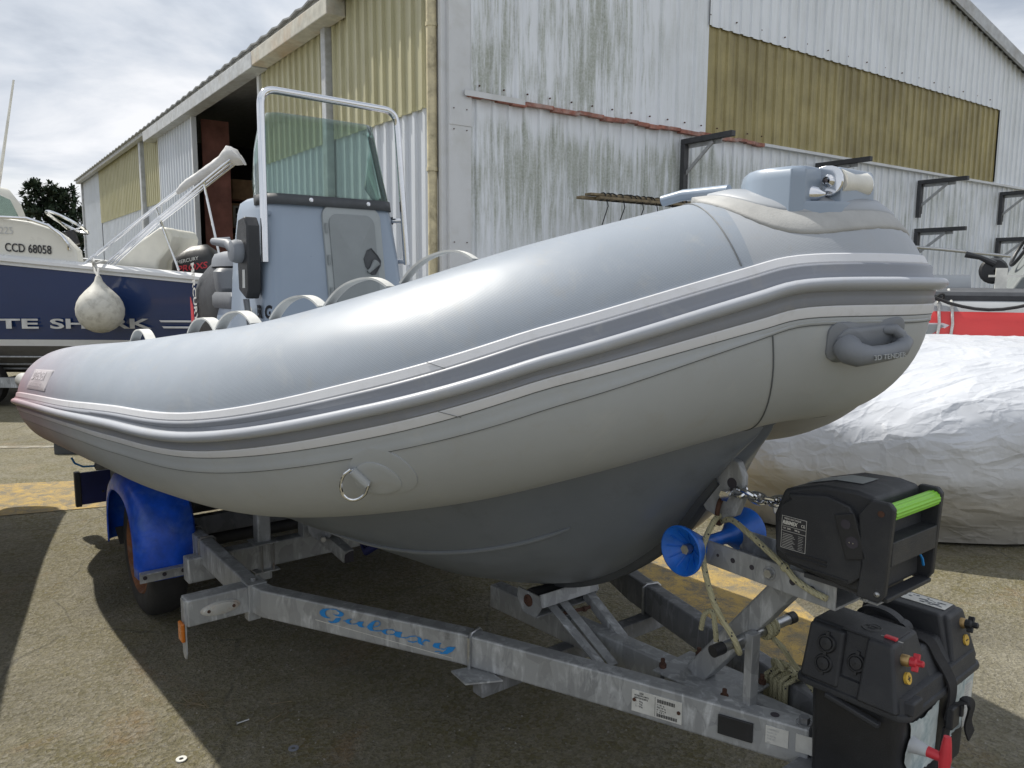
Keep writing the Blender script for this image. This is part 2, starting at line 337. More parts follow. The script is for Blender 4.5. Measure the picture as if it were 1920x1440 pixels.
M['label_bl'] = simple('torn_printed_label', (0.50, 0.56, 0.56), 0.5, var=0.25, vs=16, dirt=(0.10, 0.20, 0.24), dirt_amt=0.85, ds=16)
M['ink'] = simple('black_ink', (0.03, 0.03, 0.035), 0.6)
M['grey_ink'] = simple('grey_lettering', (0.45, 0.46, 0.47), 0.5)
M['red'] = simple('red_plastic', (0.52, 0.030, 0.045), 0.4, var=0.15)
M['red_rub'] = simple('red_tube_fabric', (0.62, 0.050, 0.050), 0.45, var=0.08, vs=3)
M['brass'] = simple('aged_brass', (0.38, 0.26, 0.12), 0.45, 0.8, var=0.25)
M['yellow'] = simple('yellow_sticker', (0.62, 0.40, 0.06), 0.5)
M['green'] = simple('green_grip', (0.22, 0.56, 0.035), 0.42, var=0.08)
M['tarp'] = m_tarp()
M['canvas'] = simple('white_canvas', (0.60, 0.60, 0.60), 0.8, var=0.1, bump=0.8, bs=30)
M['buoy'] = simple('scuffed_white_vinyl', (0.56, 0.55, 0.50), 0.5, var=0.1, dirt=(0.24, 0.23, 0.19), dirt_amt=0.6, ds=14)
M['rope'] = m_rope(); M['rope_w'] = m_rope('white_rope', (0.60, 0.60, 0.58), (0.3, 0.3, 0.3)); M['rope_b'] = m_rope('black_rope', (0.03, 0.03, 0.032), (0.01, 0.01, 0.01))
M['carton'] = simple('brown_carton', (0.42, 0.27, 0.16), 0.85)
M['wood'] = simple('weathered_timber', (0.20, 0.16, 0.10), 0.85, var=0.4, vs=20)
M['dark_deck'] = simple('dark_deck_rubber', (0.07, 0.075, 0.085), 0.7)
M['leaf'] = simple('pine_foliage', (0.028, 0.048, 0.026), 0.75, var=0.45, vs=1.2)
M['bark'] = simple('bark', (0.07, 0.055, 0.04), 0.9)
M['hatch_f'] = simple('pale_hatch_frame', (0.300, 0.325, 0.330), 0.5, var=0.05)
M['cushion'] = simple('grey_seat_vinyl', (0.150, 0.158, 0.170), 0.5, var=0.08, bump=0.15, bs=200)
M['cream_cush'] = simple('cream_vinyl', (0.70, 0.69, 0.62), 0.45, var=0.05)

# ------------------------------------------------------------------ frames, things, mesh builder
class Frame:
    """Ground frame: S along yaw (from +Y towards +X), L to its right, z up."""
    def __init__(s, ox, oy, yaw):
        a = R(yaw); s.o = Vector((ox, oy, 0)); s.a = Vector((math.sin(a), math.cos(a), 0)); s.l = Vector((math.cos(a), -math.sin(a), 0)); s.rot = math.pi / 2 - a
    def w(s, p): return s.o + s.a * p[0] + s.l * p[1] + Vector((0, 0, p[2]))
BOAT = Frame(0.786, 1.673, 141.8)      # S runs to the bow, L to starboard
GAB = Frame(-0.66, 8.0, 54.27)         # along the gable wall, L outward
SIDE = Frame(-0.66, 8.0, -35.72)       # along the eaves wall, L inward
WID = Frame(0, 9.0, 90.0)              # neighbouring boat, S = world X, L = towards the viewer

class Thing:
    def __init__(s, name, fr, base, label, cat, group=None, kind=None, mesh=False):
        s.fr, s.base, s.o, s.name = fr, Vector(base), None, name
        s.props = dict(label=label, category=cat)
        if group: s.props['group'] = group
        if kind: s.props['kind'] = kind
        if not mesh:
            o = bpy.data.objects.new(name, None); o.empty_display_size = 0.1; C.objects.link(o); s.place(o)
    def place(s, o):
        o.location = s.fr.w(s.base); o.rotation_euler = (0, 0, s.fr.rot); s.o = o
        for k, v in s.props.items():
            if v is not None: o[k] = v

def single(name, fr, base, label, cat, **k): return Thing(name, fr, base, label, cat, mesh=True, **k)

def perp(d):
    d = d.normalized(); a = Vector((0, 0, 1)) if abs(d.z) < 0.9 else Vector((1, 0, 0))
    u = d.cross(a).normalized(); return u, d.cross(u).normalized()

class MB:
    def __init__(s): s.v, s.f, s.mi, s.uv = [], [], [], {}
    def add(s, vs, fs, mi=0, uvs=None):
        o = len(s.v); s.v += [Vector(p) for p in vs]
        if uvs:
            for i, q in enumerate(uvs): s.uv[o + i] = q
        for f in fs: s.f.append([i + o for i in f]); s.mi.append(mi)
        return s
    def hexa(s, b, t, mi=0):
        return s.add(list(b) + list(t), [(3, 2, 1, 0), (4, 5, 6, 7), (0, 1, 5, 4), (1, 2, 6, 5), (2, 3, 7, 6), (3, 0, 4, 7)], mi)
    def box(s, c, d, rz=0.0, ax=None, mi=0):
        c = Vector(c); h = [q / 2 for q in d]
        if ax is None:
            ax = (Vector((math.cos(rz), math.sin(rz), 0)), Vector((-math.sin(rz), math.cos(rz), 0)), Vector((0, 0, 1)))
        P = lambda x, y, z: c + ax[0] * (x * h[0]) + ax[1] * (y * h[1]) + ax[2] * (z * h[2])
        return s.hexa([P(-1, -1, -1), P(1, -1, -1), P(1, 1, -1), P(-1, 1, -1)], [P(-1, -1, 1), P(1, -1, 1), P(1, 1, 1), P(-1, 1, 1)], mi)
    def span(s, x0, x1, y0, y1, z0, z1, mi=0):
        return s.box(((x0 + x1) / 2, (y0 + y1) / 2, (z0 + z1) / 2), (abs(x1 - x0), abs(y1 - y0), abs(z1 - z0)), mi=mi)
    def beam(s, p, q, w, h, up=(0, 0, 1), mi=0):
        p, q, up = Vector(p), Vector(q), Vector(up); d = (q - p)
        L = d.length; d.normalize(); sd = d.cross(up).normalized(); u = sd.cross(d)
        return s.box((p + q) / 2, (L, w, h), ax=(d, sd, u), mi=mi)
    def cyl(s, p, q, r, n=18, r2=None, mi=0, cap=True):
        p, q = Vector(p), Vector(q); u, v = perp(q - p); r2 = r if r2 is None else r2
        vs = [c + (u * math.cos(2 * math.pi * i / n) + v * math.sin(2 * math.pi * i / n)) * rr for c, rr in ((p, r), (q, r2)) for i in range(n)]
        fs = [(i, (i + 1) % n, n + (i + 1) % n, n + i) for i in range(n)]
        if cap: fs += [tuple(range(n))[::-1], tuple(range(n, 2 * n))]
        return s.add(vs, fs, mi)
    def lathe(s, p, d, prof, n=32, mi=0, ang=2 * math.pi):
        p, d = Vector(p), Vector(d).normalized(); u, v = perp(d); full = abs(ang - 2 * math.pi) < 1e-6; m = n if full else n + 1
        vs = [p + d * a + (u * math.cos(ang * i / n) + v * math.sin(ang * i / n)) * r for a, r in prof for i in range(m)]
        fs = [(k * m + i, k * m + (i + 1) % m, (k + 1) * m + (i + 1) % m, (k + 1) * m + i) for k in range(len(prof) - 1) for i in range(n)]
        return s.add(vs, fs, mi)
    def tube(s, pts, r, n=10, closed=False, mi=0, cap=True):
        P = [Vector(p) for p in pts]; N = len(P); rr = r if isinstance(r, (list, tuple)) else [r] * N
        T = []
        for i in range(N):
            a = P[(i - 1) % N] if (closed or i > 0) else P[i]; b = P[(i + 1) % N] if (closed or i < N - 1) else P[i]
            T.append((b - a).normalized())
        u, _ = perp(T[0]); vs = []; run = 0
        uvs = []
        for i in range(N):
            u = (u - T[i] * u.dot(T[i])).normalized(); v = T[i].cross(u)
            if i: run += (P[i] - P[i - 1]).length
            for k in range(n):
                a = 2 * math.pi * k / n; vs.append(P[i] + (u * math.cos(a) + v * math.sin(a)) * rr[i]); uvs.append((run, k / n * 0.05))
        fs = []
        for i in range(N if closed else N - 1):
            j = (i + 1) % N
            for k in range(n): fs.append((i * n + k, i * n + (k + 1) % n, j * n + (k + 1) % n, j * n + k))
        if not closed and cap: fs += [tuple(range(n))[::-1], tuple(range((N - 1) * n, N * n))]
        return s.add(vs, fs, mi, uvs)
    def prism(s, pts, O, U, V, t, mi=0):
        """polygon pts in the plane O+x*U+y*V, extruded by t along U x V"""
        O, U, V = Vector(O), Vector(U).normalized(), Vector(V).normalized(); N = U.cross(V).normalized(); n = len(pts)
        a = [O + U * x + V * y for x, y in pts]; b = [p + N * t for p in a]
        return s.add(a + b, [tuple(range(n))[::-1], tuple(range(n, 2 * n))] + [(i, (i + 1) % n, n + (i + 1) % n, n + i) for i in range(n)], mi)
    def loft(s, rings, closed=True, caps=True, mi=0, mif=None):
        n = len(rings[0]); vs = [p for r in rings for p in r]; o = len(s.v); s.v += [Vector(p) for p in vs]
        for k in range(len(rings) - 1):
            for i in range(n if closed else n - 1):
                s.f.append([o + k * n + i, o + k * n + (i + 1) % n, o + (k + 1) * n + (i + 1) % n, o + (k + 1) * n + i]); s.mi.append(mif(k, i) if mif else mi)
        if caps and closed:
            s.f.append([o + i for i in range(n)][::-1]); s.mi.append(mi)
            s.f.append([o + (len(rings) - 1) * n + i for i in range(n)]); s.mi.append(mi)
        return s
    def ball(s, c, rx, ry=None, rz=None, n=20, m=12, mi=0):
        ry = rx if ry is None else ry; rz = rx if rz is None else rz; c = Vector(c)
        rings = [[c + Vector((rx * math.sin(t) * math.cos(p), ry * math.sin(t) * math.sin(p), rz * math.cos(t))) for p in [2 * math.pi * i / n for i in range(n)]] for t in [max(0.02, min(math.pi - 0.02, math.pi * k / m)) for k in range(m + 1)]]
        return s.loft(rings, mi=mi)
    def build(s, name, mat, parent=None, thing=None, smooth=35, bevel=0.0, seg=2, recalc=True, solid=0.0, label=None):
        """thing: the Thing whose frame and base the mesh uses; parent: parent object (defaults to the thing)"""
        me = bpy.data.meshes.new(name); b = thing.base
        vs = [(p[0] - b[0], -(p[1] - b[1]), p[2] - b[2]) for p in s.v]
        me.from_pydata(vs, [], s.f)
        mats = mat if isinstance(mat, (list, tuple)) else [mat]
        for m in mats: me.materials.append(m)
        me.polygons.foreach_set('material_index', s.mi)
        if s.uv:
            ul = me.uv_layers.new(name='UVMap')
            for lp in me.loops:
                if lp.vertex_index in s.uv: ul.data[lp.index].uv = s.uv[lp.vertex_index]
        if recalc:
            bm = bmesh.new(); bm.from_mesh(me); bmesh.ops.recalc_face_normals(bm, faces=bm.faces); bm.to_mesh(me); bm.free()
        if smooth:
            me.polygons.foreach_set('use_smooth', [True] * len(me.polygons)); me.set_sharp_from_angle(angle=R(smooth))
        o = bpy.data.objects.new(name, me); C.objects.link(o)
        if solid:
            md = o.modifiers.new('thickness', 'SOLIDIFY'); md.thickness = solid; md.offset = 0
        if bevel:
            md = o.modifiers.new('bevel', 'BEVEL'); md.width = bevel; md.segments = seg; md.limit_method = 'ANGLE'; md.angle_limit = R(40)
            if smooth: md.harden_normals = True
        if thing.o is None: thing.place(o)
        else: o.parent = parent or thing.o
        if label: o['label'] = label
        return o

def text(name, body, size, O, U, V, mat, thing, parent=None, depth=0.0012, bold=0.0, shear=0.0, sx=1.0, align='LEFT', fn=None, spacing=1.0, lift=0.0, width=None):
    """lettering as a mesh: O baseline origin, U reading direction, V up, in the thing's (S, L, z)"""
    cu = bpy.data.curves.new(name, 'FONT'); cu.body = body; cu.size = size; cu.extrude = depth / 2; cu.offset = bold; cu.shear = shear; cu.align_x = align; cu.resolution_u = 3; cu.space_character = spacing
    to = bpy.data.objects.new(name, cu); C.objects.link(to)
    bpy.context.view_layer.update()
    me = to.to_mesh(); O, U, V = Vector(O), Vector(U).normalized(), Vector(V).normalized(); N = U.cross(V)
    if width: sx = width / max(v.co.x for v in me.vertices)
    N = -N   # (S, L, z) is left handed: U x V points away from the reader
    vs = [O + U * (v.co.x * sx) + V * v.co.y + N * (v.co.z + depth / 2 + lift) for v in me.vertices]
    fs = [tuple(p.vertices) for p in me.polygons]
    to.to_mesh_clear(); bpy.data.objects.remove(to); bpy.data.curves.remove(cu)
    if fn: vs = [fn(v) for v in vs]
    mb = MB(); mb.add(vs, fs)
    return mb.build(name, mat, parent, thing, smooth=0, recalc=False)

def arc(c, r, a0, a1, n, U, V):
    c, U, V = Vector(c), Vector(U), Vector(V)
    return [c + U * (r * math.cos(a0 + (a1 - a0) * i / n)) + V * (r * math.sin(a0 + (a1 - a0) * i / n)) for i in range(n + 1)]

def rrect(w, h, r, n=5, cx=0.0, cy=0.0):
    out = []
    for sx_, sy_, a in ((1, 1, 0), (-1, 1, 90), (-1, -1, 180), (1, -1, 270)):
        for i in range(n + 1):
            t = R(a + 90.0 * i / n); out.append((cx + sx_ * (w / 2 - r) + r * math.cos(t), cy + sy_ * (h / 2 - r) + r * math.sin(t)))
    return out

def catmull(P, n):
    out = []; P = [list(p) for p in P]
    for i in range(len(P) - 1):
        p0, p1, p2, p3 = P[max(i - 1, 0)], P[i], P[i + 1], P[min(i + 2, len(P) - 1)]
        for k in range(n):
            t = k / n
            out.append([0.5 * (2 * b + (-a + c) * t + (2 * a - 5 * b + 4 * c - d) * t * t + (-a + 3 * b - 3 * c + d) * t ** 3) for a, b, c, d in zip(p0, p1, p2, p3)])
    out.append(P[-1]); return out

def copy_tree(t, loc=None, rotz=None, **props):
    def cp(o, parent):
        c = o.copy(); C.objects.link(c)
        if parent: c.parent = parent
        for ch in list(o.children): cp(ch, c)
        return c
    c = cp(t, None)
    if loc is not None: c.location = loc
    if rotz is not None: c.rotation_euler.z = rotz
    for k, v in props.items(): c[k] = v
    return c

# ------------------------------------------------------------------ ground and markings
WORLD = Frame(0, 0, 90.0)   # S = X, L = -Y
def ground_sheet(name, pts, z, mat):
    t = Thing(name, WORLD, (0, 0, 0), None, None, kind='structure', mesh=True)
    me = bpy.data.meshes.new(name); me.from_pydata([(x, y, z) for x, y in pts], [], [tuple(range(len(pts)))]); me.materials.append(mat)
    o = bpy.data.objects.new(name, me); C.objects.link(o); o['kind'] = 'structure'; return o
ground_sheet('ground', [(-250, -60), (250, -60), (250, 400), (-250, 400)], 0.0, M['asphalt'])
def gpts(fr, pts): return [tuple(fr.w((a, b, 0)))[:2] for a, b in pts]
ground_sheet('yellow_road_marking', [(-6.4, 4.35), (-3.25, 4.86), (-2.70, 5.08), (-1.9, 5.55), (-2.35, 6.05), (-3.0, 5.80), (-3.9, 5.62), (-6.8, 5.0)], 0.004, M['yellow_paint'])
ground_sheet('yellow_bay_line', gpts(BOAT, [(-3.4, -1.75), (-1.95, -1.33), (-0.95, -1.00), (-0.72, -1.08), (-0.80, -1.30), (-0.98, -1.52), (-1.7, -1.95), (-3.2, -2.35)]), 0.004, M['yellow_paint'])
ground_sheet('white_road_line', [(-9.0, 6.45), (-3.4, 7.0), (-2.0, 7.15), (-2.0, 7.23), (-3.4, 7.09), (-9.0, 6.57)], 0.004, M['white_paint'])

# ------------------------------------------------------------------ warehouse
wh = Thing('warehouse', GAB, (0, 0, 0), 'long pale corrugated metal warehouse with yellowed light panels and an open doorway', 'warehouse')
RIDGE, EAVE, SL, WDT = 7.4, 4.90, 0.233, 14.8
def roofz(x): return EAVE + SL * x if x < RIDGE else EAVE + SL * (2 * RIDGE - x)
def corr(x0, x1, z0, z1, off, axis, pitch=0.22, depth=0.032, phase=0.0, out=1):
    """trapezoidal profiled sheet; axis 'g' on the gable, 's' on the eaves wall (outward = -L there)"""
    xs = []; k = math.floor((x0 - phase) / pitch) - 1
    while k * pitch + phase < x1 + pitch:
        b = k * pitch + phase
        xs += [(b, 0), (b + pitch * 0.64, 0), (b + pitch * 0.71, 1), (b + pitch * 0.93, 1)]; k += 1
    P = [(x0, None)] + [q for q in xs if x0 < q[0] < x1] + [(x1, None)]
    def prof(x):
        for (a, ha), (b, hb) in zip(xs, xs[1:]):
            if a <= x <= b: return ha + (hb - ha) * ((x - a) / (b - a + 1e-9))
        return 0
    mb = MB(); vs = []
    for x, h in P:
        h = prof(x) if h is None else h
        zt = z1(x) if callable(z1) else z1
        y = off + depth * h * out
        vs += [to_g(x, y, z0, axis), to_g(x, y, zt, axis)]
    n = len(P)
    mb.add(vs, [(2 * i, 2 * i + 2, 2 * i + 3, 2 * i + 1) for i in range(n - 1)])
    return mb
def to_g(x, y, z, axis):
    """eaves wall coordinates (x along it, y outward) given in the gable frame"""
    if axis == 'g': return (x, y, z)
    w = SIDE.w((x, -y, z)) - GAB.o
    return (w.dot(GAB.a), w.dot(GAB.l), z)
def bx(mb, x0, x1, y0, y1, z0, z1, axis):
    q = lambda x, y, z: to_g(x, y, z, axis)
    return mb.hexa([q(x0, y0, z0), q(x1, y0, z0), q(x1, y1, z0), q(x0, y1, z0)], [q(x0, y0, z1), q(x1, y0, z1), q(x1, y1, z1), q(x0, y1, z1)])
W_ = M['white_sheet']
corr(0.25, WDT, 0.0, 3.40, 0.0, 'g', 0.20, 0.022).build('lower_gable_cladding', W_, thing=wh, smooth=0, recalc=False)
corr(0.25, 3.76, 3.35, roofz, 0.035, 'g', 0.30, 0.024).build('upper_gable_cladding', W_, thing=wh, smooth=0, recalc=False)
corr(3.74, 11.74, 4.66, roofz, 0.040, 'g', 0.20, 0.024).build('upper_gable_cladding', W_, thing=wh, smooth=0, recalc=False)
corr(11.72, WDT, 3.35, roofz, 0.035, 'g', 0.20, 0.024).build('upper_gable_cladding', W_, thing=wh, smooth=0, recalc=False)
corr(3.76, 11.72, 3.37, 4.72, 0.010, 'g', 0.20, 0.024).build('light_panel', M['grp_gable'], thing=wh, smooth=0, recalc=False)
m = MB()
for i in range(26):
    x = 0.2 + i * 0.18; d = 0.045 + 0.012 * math.sin(i * 2.3); dz = 0.012 * math.sin(i * 1.7)
    bx(m, x, x + 0.185, 0.02, 0.075 + d * 0.2, 3.325 + dz, 3.365 + dz * 0.6, 'g')
m.build('rusty_flashing', M['red_flash'], thing=wh, smooth=0)
m = MB(); bx(m, 4.9, WDT, 0.02, 0.085, 3.325, 3.362, 'g'); bx(m, 0.16, 0.9, 0.08, 0.088, 3.33, 3.385, 'g'); m.build('flashing', M['trim_white'], thing=wh, smooth=0)
m = MB()
bx(m, 0.0, 0.26, -0.02, 0.050, 0.0, 3.05, 'g'); bx(m, 0.0, 0.262, -0.02, 0.056, 3.04, 4.9, 'g')
bx(m, 0.0, 0.06, -0.05, 0.058, 0.0, 4.9, 's'); bx(m, 0.06, 0.262, -0.02, 0.036, 0.0, 4.85, 's'); bx(m, 0.236, 0.268, -0.02, 0.06, 0.0, 4.85, 's')
m.build('corner_trim', M['trim_white'], thing=wh, smooth=0, bevel=0.006)
m = MB()
for x in (0.05, 0.2):
    for z in (1.9, 3.0, 3.2, 4.6):
        p = to_g(x, 0.055, z, 'g'); m.cyl(p, (p[0], p[1] + 0.008, p[2]), 0.006, 8)
for i in range(16):
    for z in (3.45, 4.78):
        x = 0.35 + i * (0.30 if z < 4 else 0.5) + (0 if z < 4 else 3.4); m.cyl((x, 0.05, z), (x, 0.066, z), 0.009, 6)
m.build('cladding_screw', M['rust_dk'], thing=wh)
m = MB(); p = [to_g(0.13, 0.09, z, 's') for z in (0, 2.6)]; m.cyl(p[0], p[1], 0.048, 14)
p = [to_g(0.13, 0.09, z, 's') for z in (2.6, 5.0)]; m.cyl(p[0], p[1], 0.052, 14)
for z in (1.3, 2.62, 4.0): p = to_g(0.13, 0.09, z, 's'); m.cyl((p[0], p[1], z - 0.02), (p[0], p[1], z + 0.02), 0.058, 14)
m.build('downpipe', M['trim_yellowed'], thing=wh)
# eaves wall
S_ = M['side_sheet']
corr(0.26, 5.42, 0.0, 3.30, 0.0, 's').build('side_cladding', S_, thing=wh, smooth=0, recalc=False)
corr(0.24, 5.42, 3.26, 4.86, 0.03, 's').build('light_panel', M['grp'], thing=wh, smooth=0, recalc=False)
corr(9.15, 11.95, 0.0, 4.62, 0.10, 's').build('sliding_door', S_, thing=wh, smooth=0, recalc=False)
corr(11.7, 20.62, 0.0, 3.30, 0.0, 's').build('side_cladding', S_, thing=wh, smooth=0, recalc=False)
corr(11.7, 20.62, 3.26, 4.84, 0.03, 's').build('light_panel', M['grp'], thing=wh, smooth=0, recalc=False)
corr(20.62, 24.3, 0.0, 4.84, 0.02, 's').build('side_cladding', S_, thing=wh, smooth=0, recalc=False)
for q_ in ((5.36, 5.46, -0.08, 0.07, 0, 4.65), (9.1, 9.17, 0.05, 0.14, 0, 4.62), (11.93, 11.99, 0.05, 0.14, 0, 4.62)):
    m = MB(); bx(m, *q_, 's'); m.build('door_jamb', M['trim_white'], thing=wh, smooth=0)
for q_ in ((2.68, 2.82, 0.03, 0.13, 0, 4.66), (13.92, 14.12, 0.0, 0.14, 0, 4.9), (24.1, 24.24, -0.1, 0.10, 0, 4.85)):
    m = MB(); bx(m, *q_, 's'); m.build('column', M['fascia'], thing=wh, smooth=0, bevel=0.01)
m = MB(); bx(m, 4.98, 12.7, 0.06, 0.30, 4.58, 4.80, 's'); m.build('door_track_box', M['fascia'], thing=wh, smooth=0, bevel=0.01)
m = MB(); bx(m, 2.2, 4.97, 0.06, 0.30, 4.60, 4.80, 's'); m.build('door_track_box', M['fascia_rust'], thing=wh, smooth=0, bevel=0.01, label='rusting end of the door track box')
m = MB(); bx(m, -0.05, 24.3, 0.10, 0.24, 4.78, 4.90, 's'); m.build('gutter', M['fascia'], thing=wh, smooth=0, bevel=0.02)
# roof
m = MB()
def roofpt(x, y, dz=0.0):
    q = to_g(y, 0, 0, 's'); return (x + q[0], q[1], roofz(max(min(x, WDT), -0.4) if x > -0.4 else -0.4) + dz) if False else (x + q[0], q[1], (EAVE + SL * x if x < RIDGE else EAVE + SL * (2 * RIDGE - x)) + dz)
ys = [-0.15 + 24.4 * i / 110 for i in range(111)]
ra, rb, rc_ = [], [], []
for i, y in enumerate(ys):
    dz = 0.03 if i % 2 else 0.0
    ra.append(roofpt(-0.30, y, 0.03 + dz)); rb.append(roofpt(RIDGE, y, 0.05 + dz)); rc_.append(roofpt(WDT + 0.3, y, 0.03 + dz))
n = len(ys); m.add(ra + rb + rc_, [(i, i + 1, n + i + 1, n + i) for i in range(n - 1)] + [(n + i, n + i + 1, 2 * n + i + 1, 2 * n + i) for i in range(n - 1)])
m.build('roof', M['roof'], thing=wh, smooth=0, recalc=False, solid=0.02)
m = MB()
for x0, x1 in ((-0.34, RIDGE), (WDT + 0.32, RIDGE)):
    a, b = Vector(roofpt(x0, -0.17, 0.03)), Vector(roofpt(x1, -0.17, 0.03)); m.beam(a, b, 0.05, 0.20)
m.build('verge_trim', M['fascia'], thing=wh, smooth=0)
# remaining walls and the dark inside
m = MB()
q = lambda x, y, z: to_g(y, -x, z, 's')
def wallq(p, name, mat):
    w = MB(); w.add(p, [(0, 1, 2, 3)]); w.build(name, mat, thing=wh, smooth=0, recalc=False, solid=0.04)
wallq([q(14.75, 0.1, 0), q(14.75, 24.3, 0), q(14.75, 24.3, 5), q(14.75, 0.1, 5)], 'rear_wall', M['fascia'])
m.add([q(0.05, 24.35, 0), q(14.8, 24.35, 0), q(14.8, 24.35, 5), q(7.4, 24.35, 6.75), q(0.05, 24.35, 5)], [(0, 1, 2, 3, 4)]); m.build('far_gable_wall', M['fascia'], thing=wh, smooth=0, recalc=False, solid=0.04)
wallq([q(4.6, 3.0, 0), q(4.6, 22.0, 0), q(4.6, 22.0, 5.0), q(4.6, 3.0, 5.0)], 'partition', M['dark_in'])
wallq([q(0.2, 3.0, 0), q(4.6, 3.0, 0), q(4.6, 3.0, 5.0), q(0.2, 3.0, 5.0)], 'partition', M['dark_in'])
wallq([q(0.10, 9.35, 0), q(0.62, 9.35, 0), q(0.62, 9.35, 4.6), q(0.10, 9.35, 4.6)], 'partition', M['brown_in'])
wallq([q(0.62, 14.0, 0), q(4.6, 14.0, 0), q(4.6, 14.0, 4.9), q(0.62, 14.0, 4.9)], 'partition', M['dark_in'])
# shelf with stock seen through the doorway
sh = Thing('storage_rack', SIDE, (11.0, 1.2, 0), 'dark storage rack inside the warehouse doorway', 'rack')
m = MB()
for z in (1.55, 2.05, 2.62, 3.22): m.span(10.4, 11.7, .85, 2.1, z - 0.03, z)
m.build('shelf', M['brown_in'], thing=sh, smooth=0)
m = MB()
for x, y in ((10.4, .85), (10.4, 2.1), (11.7, .85), (11.7, 2.1)): m.beam((x, y, 0), (x, y, 4.2), 0.06, 0.06, up=(1, 0, 0))
m.build('upright', M['bracket'], thing=sh, smooth=0)
for i, (x, y, z, w, h, lab) in enumerate([(10.6, 1.14, 2.62, .50, .52, 'brown carton with white printed panel on the rack in the doorway, left of the pair'), (10.6, 1.66, 2.62, .42, .40, 'small plain brown carton beside the white printed one in the doorway'),
        (10.6, 1.28, 2.05, .62, .46, 'wide brown carton under the printed one on the rack'), (10.6, 1.35, 3.22, .80, .42, 'topmost carton on the rack in the dark doorway'), (10.6, 1.2, 1.55, .52, .40, 'lowest brown carton on the rack in the doorway')]):
    t = single('carton', SIDE, (x, y, z), lab, 'carton', group='cartons in the warehouse doorway')
    m = MB(); m.span(x - 0.25, x + 0.25, y - w / 2, y + w / 2, z, z + h); m.build('carton', M['carton'], thing=t, smooth=0, bevel=0.008)
    if i == 0:
        m = MB(); m.span(x - 0.262, x - 0.252, y - 0.20, y + 0.12, z + 0.03, z + 0.47); m.build('label', M['label'], t.o, t, smooth=0)
        m = MB()
        for a, b in ((0.30, 0.42), (0.20, 0.27), (0.06, 0.16)): m.span(x - 0.270, x - 0.263, y - 0.15, y - 0.01, z + a, z + b)
        m.build('print', M['ink'], t.o, t, smooth=0)
t = single('grey_bag', SIDE, (9.9, 0.95, 1.5), 'rounded grey sack hanging inside the doorway beside the brown boards', 'bag')
m = MB(); m.loft([[Vector((9.9 + r_ * math.cos(a), 0.95 + off + r_ * 0.6 * math.sin(a), z)) for a in [2 * math.pi * i / 14 for i in range(14)]] for z, r_, off in ((1.55, .03, .30), (1.62, .16, .28), (1.8, .22, .2), (2.05, .20, .08), (2.25, .13, 0), (2.5, .05, -.04), (2.62, .02, -.04))]); m.build('grey_bag', M['fascia'], thing=t)

# wall brackets
BR = [(3.35, 3.23, 2.58, 0.81, 'bracket nearest the corner of the gable wall, dark L shape with pale brace'), (6.16, 3.20, 2.58, 0.86, 'upper wall bracket second from the corner, behind the bow roller'),
      (9.02, 3.18, 2.60, 0.82, 'upper wall bracket third from the corner, above a lower one'), (9.02, 2.40, 1.80, 0.84, 'lower wall bracket under the third upper one, crossed by the long pipe'),
      (12.0, 3.20, 2.62, 0.80, 'upper wall bracket at the right edge of the picture'), (12.0, 2.36, 1.75, 0.80, 'lower wall bracket at the right edge, beside the green windscreen'), (3.35, 2.36, 1.75, 0.80, 'lower wall bracket under the one nearest the corner'), (6.16, 2.38, 1.75, 0.80, 'lower wall bracket behind the bow of the grey boat')]
for x, zt, zb, ln, lab in BR:
    t = Thing('wall_bracket', GAB, (x, 0.04, zb), 'dark steel ' + lab if not lab.startswith('dark') else lab, 'bracket', group='brackets along the gable wall')
    m = MB(); m.span(x - 0.035, x + 0.035, 0.035, 0.10, zb, zt - 0.045); m.build('upright', M['bracket'], thing=t, smooth=0, bevel=0.004)
    m = MB(); m.span(x - 0.035, x + 0.035, 0.035, ln, zt - 0.043, zt + 0.02); m.build('arm', M['bracket'], thing=t, smooth=0, bevel=0.004)
    m = MB(); m.beam((x + 0.012, 0.08, zt - 0.40), (x + 0.012, ln * 0.62, zt - 0.06), 0.02, 0.04); m.span(x + 0.036, x + 0.046, 0.06, ln * 0.75, zt - 0.09, zt - 0.03); m.span(x + 0.036, x + 0.046, 0.05, 0.11, zb + 0.06, zt - 0.05); m.build('brace', M['bracket_l'], thing=t, smooth=0)
t = Thing('plank_stack', GAB, (4.5, 0.4, 2.40), 'weathered timber planks lashed with cord, lying across the lower wall brackets', 'planks')
m = MB()
for i, (a, b, y, z, w, h) in enumerate([(1.42, 7.75, .36, 2.405, .09, .03), (1.6, 7.4, .47, 2.405, .08, .028), (1.5, 6.9, .41, 2.44, .10, .025)]):
    m.beam((a, y, z), (b, y + 0.02, z + 0.01), w, h)
m.build('plank', M['wood'], thing=t, smooth=0, bevel=0.003)
m = MB()
for i in range(16):
    x = 1.7 + i * 0.085 + random.uniform(-.02, .02)
    m.tube(arc((x, 0.42, 2.425), 0.075, 0, 2 * math.pi, 10, (random.uniform(-.3, .3), 1, 0), (random.uniform(-.4, .4), 0, 0.55)), 0.007, 5)
    if i % 3 == 0: m.tube([(x, .49, 2.42), (x + .02, .50, 2.32), (x - .02 + random.uniform(-.05, .05), .50, 2.18 - random.uniform(0, .12))], 0.006, 5)
m.build('cord', M['webbing'], thing=t)
t = single('long_pipe', GAB, (9.9, 0.45, 2.04), 'long thin grey pipe lying along the lower wall brackets', 'pipe')
m = MB(); m.tube([(8.1, .45, 2.085), (9.0, .45, 2.075), (10.2, .45, 2.05), (11.6, .45, 2.02)], 0.028, 10); m.build('long_pipe', M['steel_dull'], thing=t)

